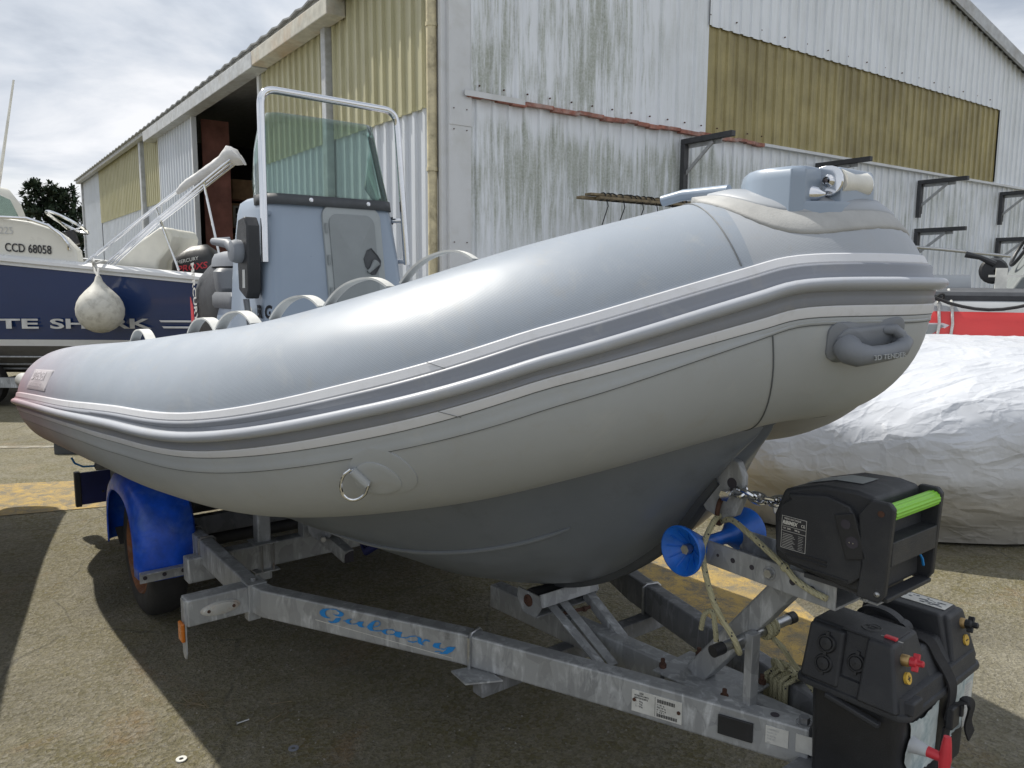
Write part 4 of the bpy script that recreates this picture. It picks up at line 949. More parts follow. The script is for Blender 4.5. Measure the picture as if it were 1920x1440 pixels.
def band(name, fa, mat, parent=None, i0=0, i1=None, smooth=60):
    """fa(i) -> list of (angle, height) across the band"""
    i1 = NP - 1 if i1 is None else i1; mb = MB(); rows = []
    for i in range(i0, i1 + 1): rows.append([surf(i, a, h) for a, h in fa(i)])
    mb.loft(rows, closed=False, caps=False)
    w_ = len(rows[0])
    for r_, i in enumerate(range(i0, i1 + 1)):
        for q in range(w_): mb.uv[r_ * w_ + q] = (cum[i], q * 0.03)
    return mb.build(name, mat, parent or rib.o, rib, smooth=smooth, recalc=False)
def f_st1(i):
    a, b = TAi(i, 0), TAi(i, 1); return [(a + .006, -.002), (a, .004), (a - .01, .0055), (b + .01, .0065), (b, .005)]
def f_st2(i):
    a, b = TAi(i, 3), TAi(i, 4); return [(a, .005), (a - .01, .006), (b + .01, .005), (b, .004), (b - .006, -.002)]
def f_rail(i):
    a, b, c = TAi(i, 1), TAi(i, 2), TAi(i, 3); r_ = PR[i]; w_ = .017 / r_
    return [(a, .005), (a - .012, .011), (a - .03, .013), (a + (b - a) * .45, .0085), (b + w_ * 1.2, .0105), (b + w_ * .6, .0105)]
def f_rail2(i):
    b, c = TAi(i, 2), TAi(i, 3); r_ = PR[i]; w_ = .017 / r_
    return [(b - w_ * .6, .0105), (b - w_ * 1.2, .007), ((b + c) / 2 - w_ * .3, .006), (c + .01, .008), (c, .005)]
def f_bead(i):
    b = TAi(i, 2); r_ = PR[i]; w_ = .0125 / r_; q = []
    k = 1.0 + .7 * max(0, min(1, (min(i, NP - 1 - i) / NS - 8.5)))    # the bead stands out further round the bow
    for a in range(0, 181, 15): q.append((b + w_ * math.cos(R(a)), .013 + .014 * k * math.sin(R(a))))
    return [(b + w_, .004)] + q + [(b - w_, .004)]
band('rubbing_strake', f_rail, M['rail']); band('rubbing_strake', f_rail2, M['rail'])
band('rubbing_bead', f_bead, M['bead'])
band('upper_stripe', f_st1, M['stripe'], smooth=22); band('lower_stripe', f_st2, M['stripe'], smooth=22)
band('chafe_tape', lambda i: [(TAi(i, 4) - .004, .0015), (TAi(i, 4) * .7 + TAi(i, 5) * .3, .0028), (TAi(i, 4) * .35 + TAi(i, 5) * .65, .0015), (TAi(i, 4) * .3 + TAi(i, 5) * .7, .0026), (TAi(i, 5), .0022), (TAi(i, 5) - .006, -.001)], M['rail_low'] if 'rail_low' in M else M['tube_low'])
m = MB(); m.tube([surf(i, TAi(i, 5) - .004, .0006) for i in range(NP)], .0016, 5)
m.tube([surf(i, TAi(i, 4) - .004, .002) for i in range(NP)], .0013, 5)
for uu, th0, th1 in ((8.92, 26, 150), (9.02, TA[9][5] * 57.3 - 0, -125), (20 - 8.92, 26, 150), (20 - 9.02, -6, -125)):
    m.tube([surfu(uu + .10 * ((k / 24) if th0 > 0 else -(k / 24) * 1.6) * (1 if uu < 10 else -1) * (-1 if th0 > 0 else 1), R(th0 + (th1 - th0) * k / 24), .0008) for k in range(25)], .0016, 5)
m.build('seam', M['seam'], thing=rib)
def bandpatch(name, u0, u1, th0, th1, h, mat, parent=None):
    mb = MB(); mb.loft([[surfu(u0 + (u1 - u0) * a / 14, R(th0 + (th1 - th0) * b / 14), h if 0 < a < 14 and 0 < b < 14 else -.001) for b in range(15)] for a in range(15)], closed=False, caps=False)
    return mb.build(name, mat, parent or rib.o, rib, smooth=60, recalc=False)
def disc(name, c, r1, mat, h=.003, parent=None, rs=12, U=(1, 0, 0), V=(0, 0, 1), rx=1.0, fn=None, outline=None):
    """flat patch glued on the tube: outline in the plane c+U,V then dropped on the surface"""
    c, U, V = Vector(c), Vector(U).normalized(), Vector(V).normalized(); n = 48; mb = MB(); rows = []
    for k, (q, hh) in enumerate([(0.02, h), (.25, h), (.5, h), (.75, h), (.93, h), (1.0, h * .8), (1.01, -.001)]):
        row = []
        for i in range(n):
            a = 2 * math.pi * i / n
            x, y = (math.cos(a) * r1 * rx, math.sin(a) * r1) if outline is None else outline[int(i * len(outline) / n)]
            row.append(dropt(c + U * x * q + V * y * q, hh))
        rows.append(row)
    mb.loft(rows, caps=False); mb.add([rows[0][i] for i in range(n)], [tuple(range(n))])
    return mb.build(name, mat, parent or rib.o, rib, smooth=60, recalc=False)

# hull under the tube
HT = []
zk = [(-4.45, 0.40), (-3.2, 0.41), (-2.2, 0.425), (-1.6, 0.455), (-1.2, 0.50), (-0.95, 0.545), (-0.74, 0.645), (-0.55, 0.80), (-0.44, 0.95), (-0.34, 1.08), (-0.235, 1.23)]
def keel(k):      # k in 0..1 along the keel polyline
    x = k * (len(zk) - 1); i = min(int(x), len(zk) - 2); f = x - i
    P = catmull([list(q) for q in zk], 8); y = k * (len(P) - 1); j = min(int(y), len(P) - 2); g = y - j
    return Vector((P[j][0] + (P[j + 1][0] - P[j][0]) * g, 0, P[j][1] + (P[j + 1][1] - P[j][1]) * g))
KP = catmull([list(q) for q in zk], 8)
def keel_at(s):
    for a, b in zip(KP, KP[1:]):
        if a[0] <= s <= b[0]: f = (s - a[0]) / (b[0] - a[0]); return Vector((s, 0, a[1] + (b[1] - a[1]) * f))
    return Vector((KP[0][0], 0, KP[0][1])) if s < KP[0][0] else Vector((KP[-1][0], 0, KP[-1][1]))
HSEC = 18; left, right = [], []
i_s = [i for i in range(8, 10 * NS + 1)]
for i in i_s:
    s_ = PC[i].x; u = i / NS
    f = max(0, min(1, (s_ + 1.55) / (1.55 - 0.14))); ks = s_ if f <= 0 else -1.55 + (1.55 - .24) * (f ** .86)
    K = keel_at(ks); A = surf(i, R(-99 - 6 * f), -.004)
    if i == 10 * NS: A = Vector((-0.20, 0.004, 1.25))
    row = []
    for k in range(HSEC + 1):
        t = k / HSEC; P = K.lerp(A, t)
        nrm = Vector((0.25 * f, 0.62, -0.72)).normalized()
        bul = .075 * math.sin(math.pi * min(1, t ** .9)) * (0.35 + .75 * f * (1 - f) * 3.4)
        ch = .016 * math.exp(-((t - .80) / .035) ** 2) * max(0, 1 - f * 1.6)    # chine bead
        ch += .010 * math.exp(-((t - .38) / .03) ** 2) * max(0, 1 - f * 1.3)
        row.append(P + nrm * (bul + ch))
    left.append(row)
rows = [[Vector((p.x, -p.y, p.z)) for p in r_[::-1]] + r_[1:] for r_ in left]
m = MB(); m.loft(rows, closed=False, caps=False)
tr_ = rows[0]; m.add(tr_, [tuple(range(len(tr_)))])
m.build('hull', M['hull'], thing=rib, smooth=45, recalc=False)
m = MB(); gk = [(q[0], q[1]) for q in KP if q[0] > -1.35 and q[1] < 1.0]
m.loft([[Vector((s_ + .012 * max(0, min(1, (s_ + 1.0) * 2)), y, z - .012 + abs(y) * (1.4 if abs(y) > .02 else .1))) for y in (-.042, -.02, 0, .02, .042)] for s_, z in gk], closed=False, caps=False)
m.build('keel_guard', M['keel'], thing=rib, smooth=0, recalc=False, solid=.008)
# spray rail: raised step that rises forward
m = MB(); P = []
for q, row in enumerate(left):
    i = i_s[q]; s_ = PC[i].x
    f = max(0, min(1, (s_ + 2.9) / 2.3)); tt = HSEC * (.84 - .20 * f)
    if s_ > -2.9 and f < 1: k_ = int(tt); P.append(row[k_].lerp(row[k_ + 1], tt - k_) + Vector((0, .002, -.001)))
m.tube(P, [.007] * (len(P) - 3) + [.006, .005, .003], 8); m.tube([Vector((p.x, -p.y, p.z)) for p in P], .007, 8)
m.build('spray_rail', M['hull'], thing=rib)
# deck and transom inside
m = MB(); m.loft([[Vector((PC[i].x, y * (PC[i].y - .1), PC[i].z - .10)) for y in (-1, -.5, 0, .5, 1)] for i in range(12, 9 * NS)], closed=False, caps=False); m.build('deck', M['console_dk'], thing=rib, smooth=0, recalc=False)
m = MB(); m.span(-4.22, -4.16, -.75, .75, .5, 1.12); m.build('transom', M['console_dk'], thing=rib, smooth=0, bevel=.015)

# bow eye plate
m = MB()
plate = [(-.47, .96), (-.43, 1.03), (-.37, 1.065), (-.335, 1.055), (-.318, 1.02), (-.318, .96), (-.335, .915), (-.375, .893), (-.43, .91)]
m.prism(plate, (0, -.012, 0), (1, 0, 0), (0, 0, 1), -.024); m.build('bow_eye', M['galv'], thing=rib, bevel=.004)
m = MB(); m.cyl((-.350, -.0135, .998), (-.350, .0135, .998), .014, 18); m.build('eye_hole', M['dark_in'], thing=rib)

# grab loops
LOOPS = [(-2.40, .94, -2.16, .94), (-1.69, .93, -1.50, .91), (-1.485, .91, -1.28, .88), (-1.20, .86, -1.03, .80), (-1.01, .795, -0.835, .715), (-0.80, .70, -0.64, .605)]
def loop(a, b, h, side=1, w=.034):
    a, b = Vector((a[0], a[1] * side, a[2])), Vector((b[0], b[1] * side, b[2])); d = (b - a); n_ = 20; rows = []
    upv = Vector((0, 0, 1)); lat = Vector((-d.y, d.x, 0)).normalized()
    for k in range(n_ + 1):
        t = k / n_; z = h * (1 - abs(2 * t - 1) ** 2.4); p = a + d * t + upv * z
        dz = -h * 2.4 * abs(2 * t - 1) ** 1.4 * (2 if t > .5 else -2); tg = (d + upv * dz).normalized(); nn = tg.cross(lat).normalized() * .0025
        rows.append([p - lat * w / 2 - nn, p + lat * w / 2 - nn, p + lat * w / 2 + nn, p - lat * w / 2 + nn])
    mb = MB(); mb.loft(rows); return mb.build('grab_loop', M['white_band'], thing=rib, smooth=45)
def topz(s, l):    # height of the tube at (S, L)
    p = dropt((s, l, 1.9), .0); return Vector((s, l, p.z))
for s0, l0, s1, l1 in LOOPS:
    for sd in (1, -1):
        i_ = min(range(100), key=lambda i: (surf(i, R(88)) - Vector((s0, l0, surf(i, R(88)).z))).length); j_ = min(range(100), key=lambda i: (surf(i, R(88)) - Vector((s1, l1, surf(i, R(88)).z))).length)
        loop((s0, l0, surf(i_, R(88)).z), (s1, l1, surf(j_, R(88)).z), .040, sd)
# lap joints of the stripes and scuffs
for uu, a, b in ((7.42, 0, 1), (7.42, 3, 4)):
    i = int(uu * NS); m = MB(); m.tube([surf(i, TAi(i, a), .0068).lerp(surf(i + 1, TAi(i, b), .0068), t) for t in (0, .5, 1)], .0006, 5); m.build('stripe_joint', M['seam'], thing=rib)
# D ring with its patches
mid = dropt(surfu(6.93, R(-36)), 0)
disc('ring_patch', mid + Vector((.03, 0, .005)), .088, M['tube_low'], .003, U=PT[69], V=PU[69], rx=.9)
disc('ring_patch', mid + Vector((.01, 0, 0)), .062, M['tube_low'], .006, U=PT[69], V=PU[69], rx=.9)
a = dropt(surfu(6.87, R(-26)), .010); b = dropt(surfu(6.90, R(-35)), .010); ax = (b - a).normalized(); mc = (a + b) / 2
m = MB(); m.cyl(a, b, .0105, 14); m.build('ring_strap', M['tube_low'], thing=rib)
out_ = (mc - PC[69]).normalized(); sdv = -(PT[69] - ax * PT[69].dot(ax)).normalized(); sdv = (sdv + out_ * .25 + Vector((0, 0, -.45))).normalized()
L_ = (b - a).length
pts = [a - ax * .004] + [mc + ax * (-(L_ / 2 + .010) * math.cos(t)) + sdv * (.060 * math.sin(t) ** .7) for t in [math.pi * k / 16 for k in range(1, 16)]] + [b + ax * .004]
m = MB(); m.tube(pts, .0036, 8); m.cyl(a - ax * .003, b + ax * .003, .0036, 8); m.build('ring', M['steel'], thing=rib)

# moulded towing grip on the bow
gc = (surfu(9.62, R(-15)) + surfu(9.88, R(-12))) / 2
gU = (surfu(9.90, R(-8)) - surfu(9.60, R(-10))).normalized(); gN = (gc - PC[97]).normalized(); gV = Vector((0, 0, 1)); gV = (gV - gU * gV.dot(gU)).normalized()
GO = dropt(gc, 0)
pad = rrect(.185, .088, .026, 6); disc('grip_base', GO, 1, M['grey_p'], .006, U=gU, V=gV, outline=pad)
pad2 = rrect(.150, .068, .030, 6); disc('grip_base', GO + gV * -.002, 1, M['grey_p'], .011, U=gU, V=gV, outline=pad2)
m = MB(); Ng = (GO - PC[97]); Ng = (Ng - gU * Ng.dot(gU)).normalized()
def gp(x, y, h): return dropt(GO + gU * x + gV * y, h)
path = [gp(-.056, -.004, .006), gp(-.054, -.008, .026), gp(-.044, -.011, .040), gp(-.02, -.012, .042), gp(.015, -.010, .042), gp(.045, -.007, .040), gp(.062, -.002, .030), gp(.066, .004, .008)]
m.tube(path, [.026, .028, .024, .018, .0165, .017, .018, .016], 16); m.build('grip', M['grey_p'], thing=rib, smooth=60)
m = MB(); m.tube([gp(.03, .022, .004), gp(.045, .024, .018), gp(.055, .014, .024), gp(.064, .004, .012)], [.010, .011, .012, .010], 12); m.build('grip', M['grey_p'], thing=rib, smooth=60)
text('embossed_lettering', '3D TENDER', .0135, gp(-.030, -.014, .060), gU, gV, M['tube_low'], rib, sx=1.05, depth=.003, lift=.003)

# badge and valve at the stern end
e0 = PC[0]; tb = surfu(3.45, R(27)); bU = PT[12]; bN = (tb - PC[12]).normalized(); bV = (PU[12] - bN * PU[12].dot(bN)).normalized()
bO = surfu(3.45, R(27))
def bdrop(p): return dropt(p, .005)
disc('maker_badge', bO, 1, M['tube_low'], .0035, U=PT[34], V=PU[34], outline=rrect(.46, .105, .010, 4))
text('badge_lettering', '3D TENDER', .060, bO + PT[34] * -.19 + PU[34] * -.005, PT[34], PU[34], M['stripe'], rib, sx=1.0, fn=bdrop, bold=.002)
text('badge_lettering', 'RIGID INFLATABLE BOATS', .024, bO + PT[34] * -.20 + PU[34] * -.038, PT[34], PU[34], M['stripe'], rib, sx=1.1, fn=bdrop)
vP = PC[0] + Vector((-.00, .125, .010)); vD = (Vector((-.92, .10, .05))).normalized()
m = MB(); m.lathe(vP, vD, [(0, .035), (.05, .04), (.055, .030), (.12, .030), (.125, .045), (.22, .05), (.27, .045), (.28, .02), (.28, .001)], 18); m.build('valve', M['flange'], thing=rib)

# bow fitting with anchor roller
ell = [(-.165 + .145 * math.cos(t), (.205 if math.sin(t) > 0 else .11) * math.sin(t)) for t in [math.pi / 2 + math.pi * k / 16 for k in range(17)]]
FO = ell + [(-.13, -.105), (-.085, -.095), (-.075, -.04), (-.048, -.03), (-.048, .105), (-.085, .112), (-.085, .178), (-.105, .200)]
FL = ell + [(-.13, -.105), (-.10, -.10), (-.052, -.06), (-.040, 0), (-.040, .115), (-.062, .158), (-.105, .200)]
def fitz(x, y): return vdrop(x, y)
m = MB(); m.loft([[Vector((x * g - .2 * (1 - g), y * g, zz)) for x, y in FL] for g, zz in ((1.04, 1.54), (1.0, 1.66), (.985, 1.668))]); m.build('bow_fitting', M['console'], thing=rib, smooth=40)
rows = [[Vector((-.20 + (x + .20) * 1.04, y * 1.05, 1.56)) for x, y in FO], [Vector((-.20 + (x + .20) * 1.02, y * 1.02, 1.64)) for x, y in FO]]
for g, zz in ((1.0, 1.670), (.99, 1.712), (.975, 1.728), (.94, 1.736)):
    rows.append([Vector((-.20 + (x + .20) * g, y * g, zz - .022 * max(0, (-x - .20) / .11) ** 1.6 + .004)) for x, y in FO])
m = MB(); m.loft(rows); m.build('bow_fitting', M['console'], thing=rib, smooth=40, bevel=.003)
fl = [(-.20 + (.205 if math.cos(a) > 0 else .225) * (lambda q: -1 if q < 0 else 1)(math.cos(a)) * abs(math.cos(a)) ** .85, .262 * math.sin(a)) for a in [2 * math.pi * k / 48 for k in range(48)]]
def flange(name, qs, mat, sol):
    m = MB(); rows = []
    for q, lift in qs:
        row = []
        for x, y in fl:
            X, Y = -.20 + (x + .20) * q, y * q
            hump = .014 * math.exp(-((X + .38) / .05) ** 2) * max(0, (q - .5) * 2) * (1 if q < 1.005 else 0)
            row.append(vdrop(X, Y, lift * 1.3 + hump))
        rows.append(row)
    m.loft(rows, caps=False); return m.build(name, mat, thing=rib, smooth=60, recalc=False, solid=sol)
flange('fitting_flange', [(.70, .006), (.78, .006), (.86, .005), (.93, .004), (1.0, .003), (1.01, -.002)], M['flange'], .003)
flange('fitting_flange', [(.72, .010), (.80, .009), (.86, .008), (.875, .003)], M['tube_bow'], .003)
for y in (.112, -.010):
    m = MB(); out = [(-.125, 1.672), (-.125, 1.734), (-.08, 1.743)] + [(-.070 + .031 * math.cos(t), 1.711 + .031 * math.sin(t)) for t in [R(80 - 20 * k) for k in range(10)]] + [(-.095, 1.672)]
    m.prism(out, (0, y + .006, 0), (1, 0, 0), (0, 0, 1), .006); m.build('roller_cheek', M['steel'], thing=rib, bevel=.002)
m = MB(); m.lathe((-.066, -.005, 1.711), (0, 1, 0), [(0, .008), (0, .0275), (.012, .0265), (.052, .023), (.092, .0265), (.104, .0275), (.104, .008)], 30); m.build('anchor_roller', M['white_pl'], thing=rib)
m = MB(); m.cyl((-.070, -.02, 1.711), (-.070, .122, 1.711), .0075, 12); m.lathe((-.070, .118, 1.711), (0, 1, 0), [(0, .013), (.003, .013), (.008, .008), (.010, .008)], 16); m.build('roller_axle', M['steel'], thing=rib)
m = MB(); m.cyl((-.070, .1282, 1.711), (-.070, .1286, 1.711), .0045, 12); m.build('axle_socket', M['dark_in'], thing=rib)
m = MB(); m.lathe((-.092, .145, 1.684), (.85, .0, -.05), [(0, .019), (.018, .013), (.034, .002)], 18); m.build('cleat_cone', M['steel'], thing=rib)
m = MB(); m.tube([(-.47, .17, 1.697), (-.42, .155, 1.708), (-.30, .14, 1.710)], .0135, 12); m.build('pulpit_stub', M['console'], thing=rib)
m = MB(); c_ = Vector((-.47, .17, 1.697)); d_ = Vector((-.93, .35, -.2)).normalized(); m.cyl(c_, c_ + d_ * .003, .0095, 12); m.build('stub_bore', M['dark_in'], thing=rib)

# steering console
def rsec(z, s0, s1, w, r=.075, n=6):
    """rounded rectangle section: front s0 (bow side), back s1, half width w"""
    pts = []
    for sx_, sy_, a in ((1, 1, 0), (-1, 1, 90), (-1, -1, 180), (1, -1, 270)):
        for k in range(n + 1):
            t = R(a + 90 * k / n); cx_ = (s0 - r) if sx_ > 0 else (s1 + r); pts.append(Vector((cx_ + r * math.cos(t), sy_ * (w - r) + r * math.sin(t), z)))
    return pts
m = MB(); m.loft([rsec(.95, -2.50, -3.10, .375), rsec(1.25, -2.535, -3.10, .365), rsec(1.60, -2.58, -3.08, .345), rsec(1.82, -2.615, -3.05, .325), rsec(1.865, -2.622, -3.03, .318), rsec(1.885, -2.64, -3.00, .295)])
con = m.build('console', M['console'], thing=rib, smooth=50)
def wpath(z, s0, w, r=.085, back=.075, n=8):
    pts = [Vector((s0 - r - back, w, z)), Vector((s0 - r - back * .5, w, z))]
    for k in range(n + 1): t = R(90 - 90 * k / n); pts.append(Vector((s0 - r + r * math.cos(t), w - r + r * math.sin(t), z)))
    for k in range(5): pts.append(Vector((s0, (w - r) * (1 - 2 * (k + 1) / 6), z)))
    for k in range(n + 1): t = R(0 - 90 * k / n); pts.append(Vector((s0 - r + r * math.cos(t), -(w - r) + r * math.sin(t), z)))
    pts += [Vector((s0 - r - back * .5, -w, z)), Vector((s0 - r - back, -w, z))]; return pts
rows = []
for k in range(9):
    t = k / 8; z = 1.855 + .385 * t; row = wpath(z, -2.612 - .10 * t, .322 - .032 * t); n_ = len(row)
    for q, p in enumerate(row):
        e_ = min(q, n_ - 1 - q)
        lim_ = {0: .30, 1: .66, 2: .80, 3: .86, 4: .91, 5: .95}.get(e_, 1.0)
        p.z = 1.855 + .385 * t * lim_ + .018 * t * (1 - ((q - n_ / 2) / (n_ / 2)) ** 2)
    rows.append(row)
m = MB(); m.loft(rows, closed=False, caps=False); ws = m.build('windscreen', M['glass'], con, rib, smooth=60, recalc=False, solid=.004)
m = MB(); m.loft([[p + Vector((0.004, 0, 0)) for p in wpath(1.842, -2.607, .324)], [p + Vector((.003, 0, 0)) for p in wpath(1.888, -2.615, .323)]], closed=False, caps=False); m.build('windscreen_trim', M['keel'], con, rib, recalc=False, solid=.005)
for y in (.12, -.17): m = MB(); m.lathe((-2.610, y, 1.868), (1, 0, 0), [(0, .010), (.006, .010), (.008, .006), (.011, .006), (.011, .001)], 12); m.build('windscreen_bolt', M['steel'], con, rib)
# forward hatch lies on the sloping front face
def fx(z): return -2.58 - (z - 1.60) * .159 if z > 1.6 else -2.535 - (z - 1.25) * .1286
def face(y, z, h): return Vector((fx(z) + h, y, z))
def facepad(name, w, hgt, r, cy, cz, h0, h1, mat, parent=con):
    ol = rrect(w, hgt, r, 6); mb = MB()
    rows = [[face(cy + x * g, cz + y * g, h) for x, y in ol] for g, h in ((1, h0), (1, h1 - .003), (.985, h1), (.01, h1))]
    mb.loft(rows); return mb.build(name, mat, parent, rib, smooth=40)
hatch = facepad('hatch_frame', .300, .50, .060, -.080, 1.605, -.01, .014, M['hatch_f'])
facepad('hatch_lid', .236, .425, .045, -.075, 1.600, .0, .020, M['console_dk'])
for z in (1.745, 1.60, 1.45): p = face(.058, z, .018); m = MB(); m.box(p, (.006, .012, .045)); m.build('hatch_hinge', M['console_dk'], con, rib, smooth=0)
dm = [(-.0, .062), (.030, .028), (.044, .004), (.040, -.018), (.012, -.058), (-.006, -.060), (-.034, -.022), (-.040, .012), (-.020, .052)]
m = MB(); m.add([face(-.160 - x, 1.595 + y, .0215) for x, y in dm], [tuple(range(len(dm)))]); m.tube([face(-.160 - x, 1.595 + y, .0215) for x, y in dm], .004, 6, closed=True); m.build('latch_recess', M['keel'], con, rib, smooth=0, recalc=False)
m = MB(); m.tube([face(-.180, 1.592, .026), face(-.150, 1.560, .028), face(-.133, 1.545, .026)], [.019, .010, .008], 12); m.build('latch_handle', M['console_dk'], con, rib)
# stainless grab rail round the windscreen
def corner(a, c, b, r, n=7):
    a, c, b = Vector(a), Vector(c), Vector(b); u_, v_ = (a - c).normalized(), (b - c).normalized(); p, q = c + u_ * r, c + v_ * r
    return [p * (1 - t) ** 2 + c * 2 * t * (1 - t) + q * t * t for t in [k / n for k in range(n + 1)]]
A_, B_, C_, D_ = (-2.60, .345, 1.585), (-2.60, .342, 2.325), (-2.60, -.325, 2.315), (-2.60, -.375, 1.585)
m = MB(); m.tube([A_] + corner(A_, B_, C_, .07) + corner(B_, C_, D_, .07) + [D_], .0165, 14)
for y, z, e_ in ((.345, 1.60, .29), (.344, 1.80, .285), (-.372, 1.60, -.33), (-.36, 1.80, -.31)): m.cyl((-2.60, y, z), (-2.66, e_, z), .013, 12); m.lathe((-2.645, e_ + (.012 if e_ > 0 else -.012), z), (-.8, -.6 * sgn(e_), 0), [(0, .019), (.02, .019), (.02, .01)], 12)
m.build('grab_rail', M['steel'], con, rib)
# throttle box on the starboard side
m = MB(); pf = [(x + .055, z) for x, z in [(-2.78, 1.46), (-2.69, 1.42), (-2.66, 1.46), (-2.65, 1.74), (-2.68, 1.78), (-2.76, 1.77), (-2.79, 1.70)]]
m.prism(pf, (0, .365, 0), (1, 0, 0), (0, 0, 1), -.060); thb = m.build('throttle_box', M['black'], con, rib, bevel=.008)
m = MB(); m.lathe((-2.68, .418, 1.63), (0, 1, 0), [(0, .05), (.03, .052), (.05, .045), (.055, .02), (.055, .001)], 24); m.tube([(-2.68, .448, 1.63), (-2.74, .460, 1.665), (-2.83, .475, 1.675), (-2.90, .47, 1.68)], [.026, .022, .018, .017], 12)
m.tube([(-2.89, .475, 1.682), (-2.89, .40, 1.690)], .014, 10); m.build('throttle_lever', M['grey_p'], con, rib)
m = MB(); m.add([(-2.665, .427, 1.47), (-2.635, .427, 1.47), (-2.63, .427, 1.55), (-2.66, .427, 1.55)], [(0, 1, 2, 3)]); m.build('throttle_sticker', M['label'], con, rib, smooth=0, recalc=False, solid=.002)
m = MB(); m.tube([(-2.69, .41, 1.42), (-2.68, .40, 1.3), (-2.69, .38, 1.12), (-2.72, .36, 1.0)], .009, 7); m.tube([(-2.66, .41, 1.42), (-2.65, .40, 1.28), (-2.66, .38, 1.1), (-2.68, .36, 1.0)], .009, 7); m.build('control_cable', M['cushion'], con, rib)
def wrap_console(v):      # follows the side and then the rounded front corner of the console
    w_, s_, r_ = .366, -2.548 - (v.z - 1.25) * .11, .075; t = v.x - (s_ - r_)
    if t < 0: return Vector((v.x, w_, v.z))
    a = t / r_
    if a < math.pi / 2: return Vector((s_ - r_ + (r_ + .003) * math.sin(a), w_ - r_ + (r_ + .003) * math.cos(a), v.z))
    return Vector((s_ + .003, w_ - r_ - (a - math.pi / 2) * r_, v.z))
text('registration', 'BR G14', .078, (-2.665, .37, 1.338), (1, 0, 0), (0, 0, 1), M['ink'], rib, con, bold=.003, sx=.62, fn=wrap_console)
m = MB(); m.prism([(-2.745, 1.33), (-2.725, 1.30), (-2.705, 1.33), (-2.705, 1.37), (-2.725, 1.385), (-2.745, 1.37)], (0, .3735, 0), (1, 0, 0), (0, 0, 1), -.002); m.build('crest_sticker', M['label'], con, rib, smooth=0)
m = MB(); m.prism([(-2.738, 1.335), (-2.727, 1.316), (-2.724, 1.375), (-2.738, 1.37)], (0, .3762, 0), (1, 0, 0), (0, 0, 1), -.001); m.build('crest_sticker', M['red'], con, rib, smooth=0)
# seat behind the console and helm cushion
m = MB(); m.loft([rsec(.95, -3.22, -3.62, .27), rsec(1.30, -3.24, -3.60, .27), rsec(1.36, -3.26, -3.58, .26)]); seat = m.build('seat_base', M['console'], thing=rib)
m = MB(); m.loft([rsec(1.355, -3.25, -3.61, .27, .05), rsec(1.37, -3.24, -3.62, .28, .06), rsec(1.42, -3.24, -3.62, .28, .06), rsec(1.44, -3.26, -3.60, .27, .06)]); m.build('seat_cushion', M['cushion'], seat, rib)
m = MB(); m.loft([rsec(1.42, -3.50, -3.60, .25, .045), rsec(1.46, -3.48, -3.62, .26, .05), rsec(1.55, -3.51, -3.64, .26, .05), rsec(1.57, -3.53, -3.63, .24, .045)]); m.build('backrest', M['cushion'], seat, rib)
# outboard motor
ob = cowl('outboard_cowl', rib, -4.06, -0.03, 1.06, 1.665, .66, .43, M['black'])
m = MB(); m.loft([[Vector((-3.90 + .26 * g * sgn(math.cos(a)) * abs(math.cos(a)) ** .6, -.06 + .19 * g * sgn(math.sin(a)) * abs(math.sin(a)) ** .6, z)) for a in [2 * math.pi * k / 24 for k in range(24)]] for z, g in ((1.585, 1.03), (1.63, 1.0), (1.66, .93), (1.675, .7))]); m.build('cowl_top', M['grey_p'], ob, rib, smooth=50)
text('cowl_lettering', 'MERCURY', .085, (-4.24, .190, 1.61), (.10, 0, -1), (1, 0, .10), M['label'], rib, ob, bold=.002, sx=.95)
m = MB(); m.prism([(-4.28, 1.06), (-4.20, 1.06), (-4.24, 1.34), (-4.29, 1.40)], (0, .186, 0), (1, 0, 0), (0, 0, 1), -.004); m.build('cowl_flash', M['red'], ob, rib, smooth=0)
m = MB(); m.loft([[Vector((-4.42 + .15 * g * math.cos(a), .09 * g * math.sin(a), z)) for a in [2 * math.pi * k / 18 for k in range(18)]] for z, g in ((.45, .7), (.8, .8), (1.05, 1.1), (1.12, 1.2))]); m.build('outboard_leg', M['black'], thing=rib)

# ------------------------------------------------------------------ trailer under the grey boat
tl = Thing('boat_trailer', BOAT, (-2.0, 0, 0), 'galvanised trailer with blue mudguards and blue script lettering, under the large grey inflatable', 'trailer')
def sweep_rect(path, w, h):
    P = [Vector(p) for p in path]; rows = []
    for i, p in enumerate(P):
        a = P[i] - P[i - 1] if i else P[1] - P[0]; b = P[i + 1] - P[i] if i < len(P) - 1 else a
        a.z = b.z = 0; a.normalize(); b.normalize(); t = (a + b).normalized(); k = 1 / max(.3, t.dot(a)); n_ = Vector((-t.y, t.x, 0)) * (w / 2 * k)
        rows.append([p - n_ - Vector((0, 0, h / 2)), p + n_ - Vector((0, 0, h / 2)), p + n_ + Vector((0, 0, h / 2)), p - n_ + Vector((0, 0, h / 2))])
    return MB().loft(rows)
G1, G2 = M['galv'], M['galv_dark']
ZB, HB_ = 0.387, 0.100
near = [(-4.15, .70, ZB), (-2.62, .70, ZB), (-1.84, .715, ZB), (-1.76, .700, ZB), (-1.07, .345, ZB), (-.60, .155, ZB), (-.12, -.028, ZB)]
far = [(-4.15, -.72, ZB), (-2.62, -.73, ZB), (-1.84, -.735, ZB), (-1.76, -.72, ZB), (-1.07, -.425, ZB), (-.60, -.29, ZB), (-.16, -.165, ZB)]
sweep_rect(near, .055, HB_).build('side_beam', G1, thing=tl, smooth=0, bevel=.006)
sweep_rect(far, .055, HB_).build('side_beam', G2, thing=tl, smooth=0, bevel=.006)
m = MB(); m.beam((-1.36, -.0, .372), (-.06, -.085, .372), .058, .085); m.build('drawbar', G1, thing=tl, smooth=0, bevel=.006)
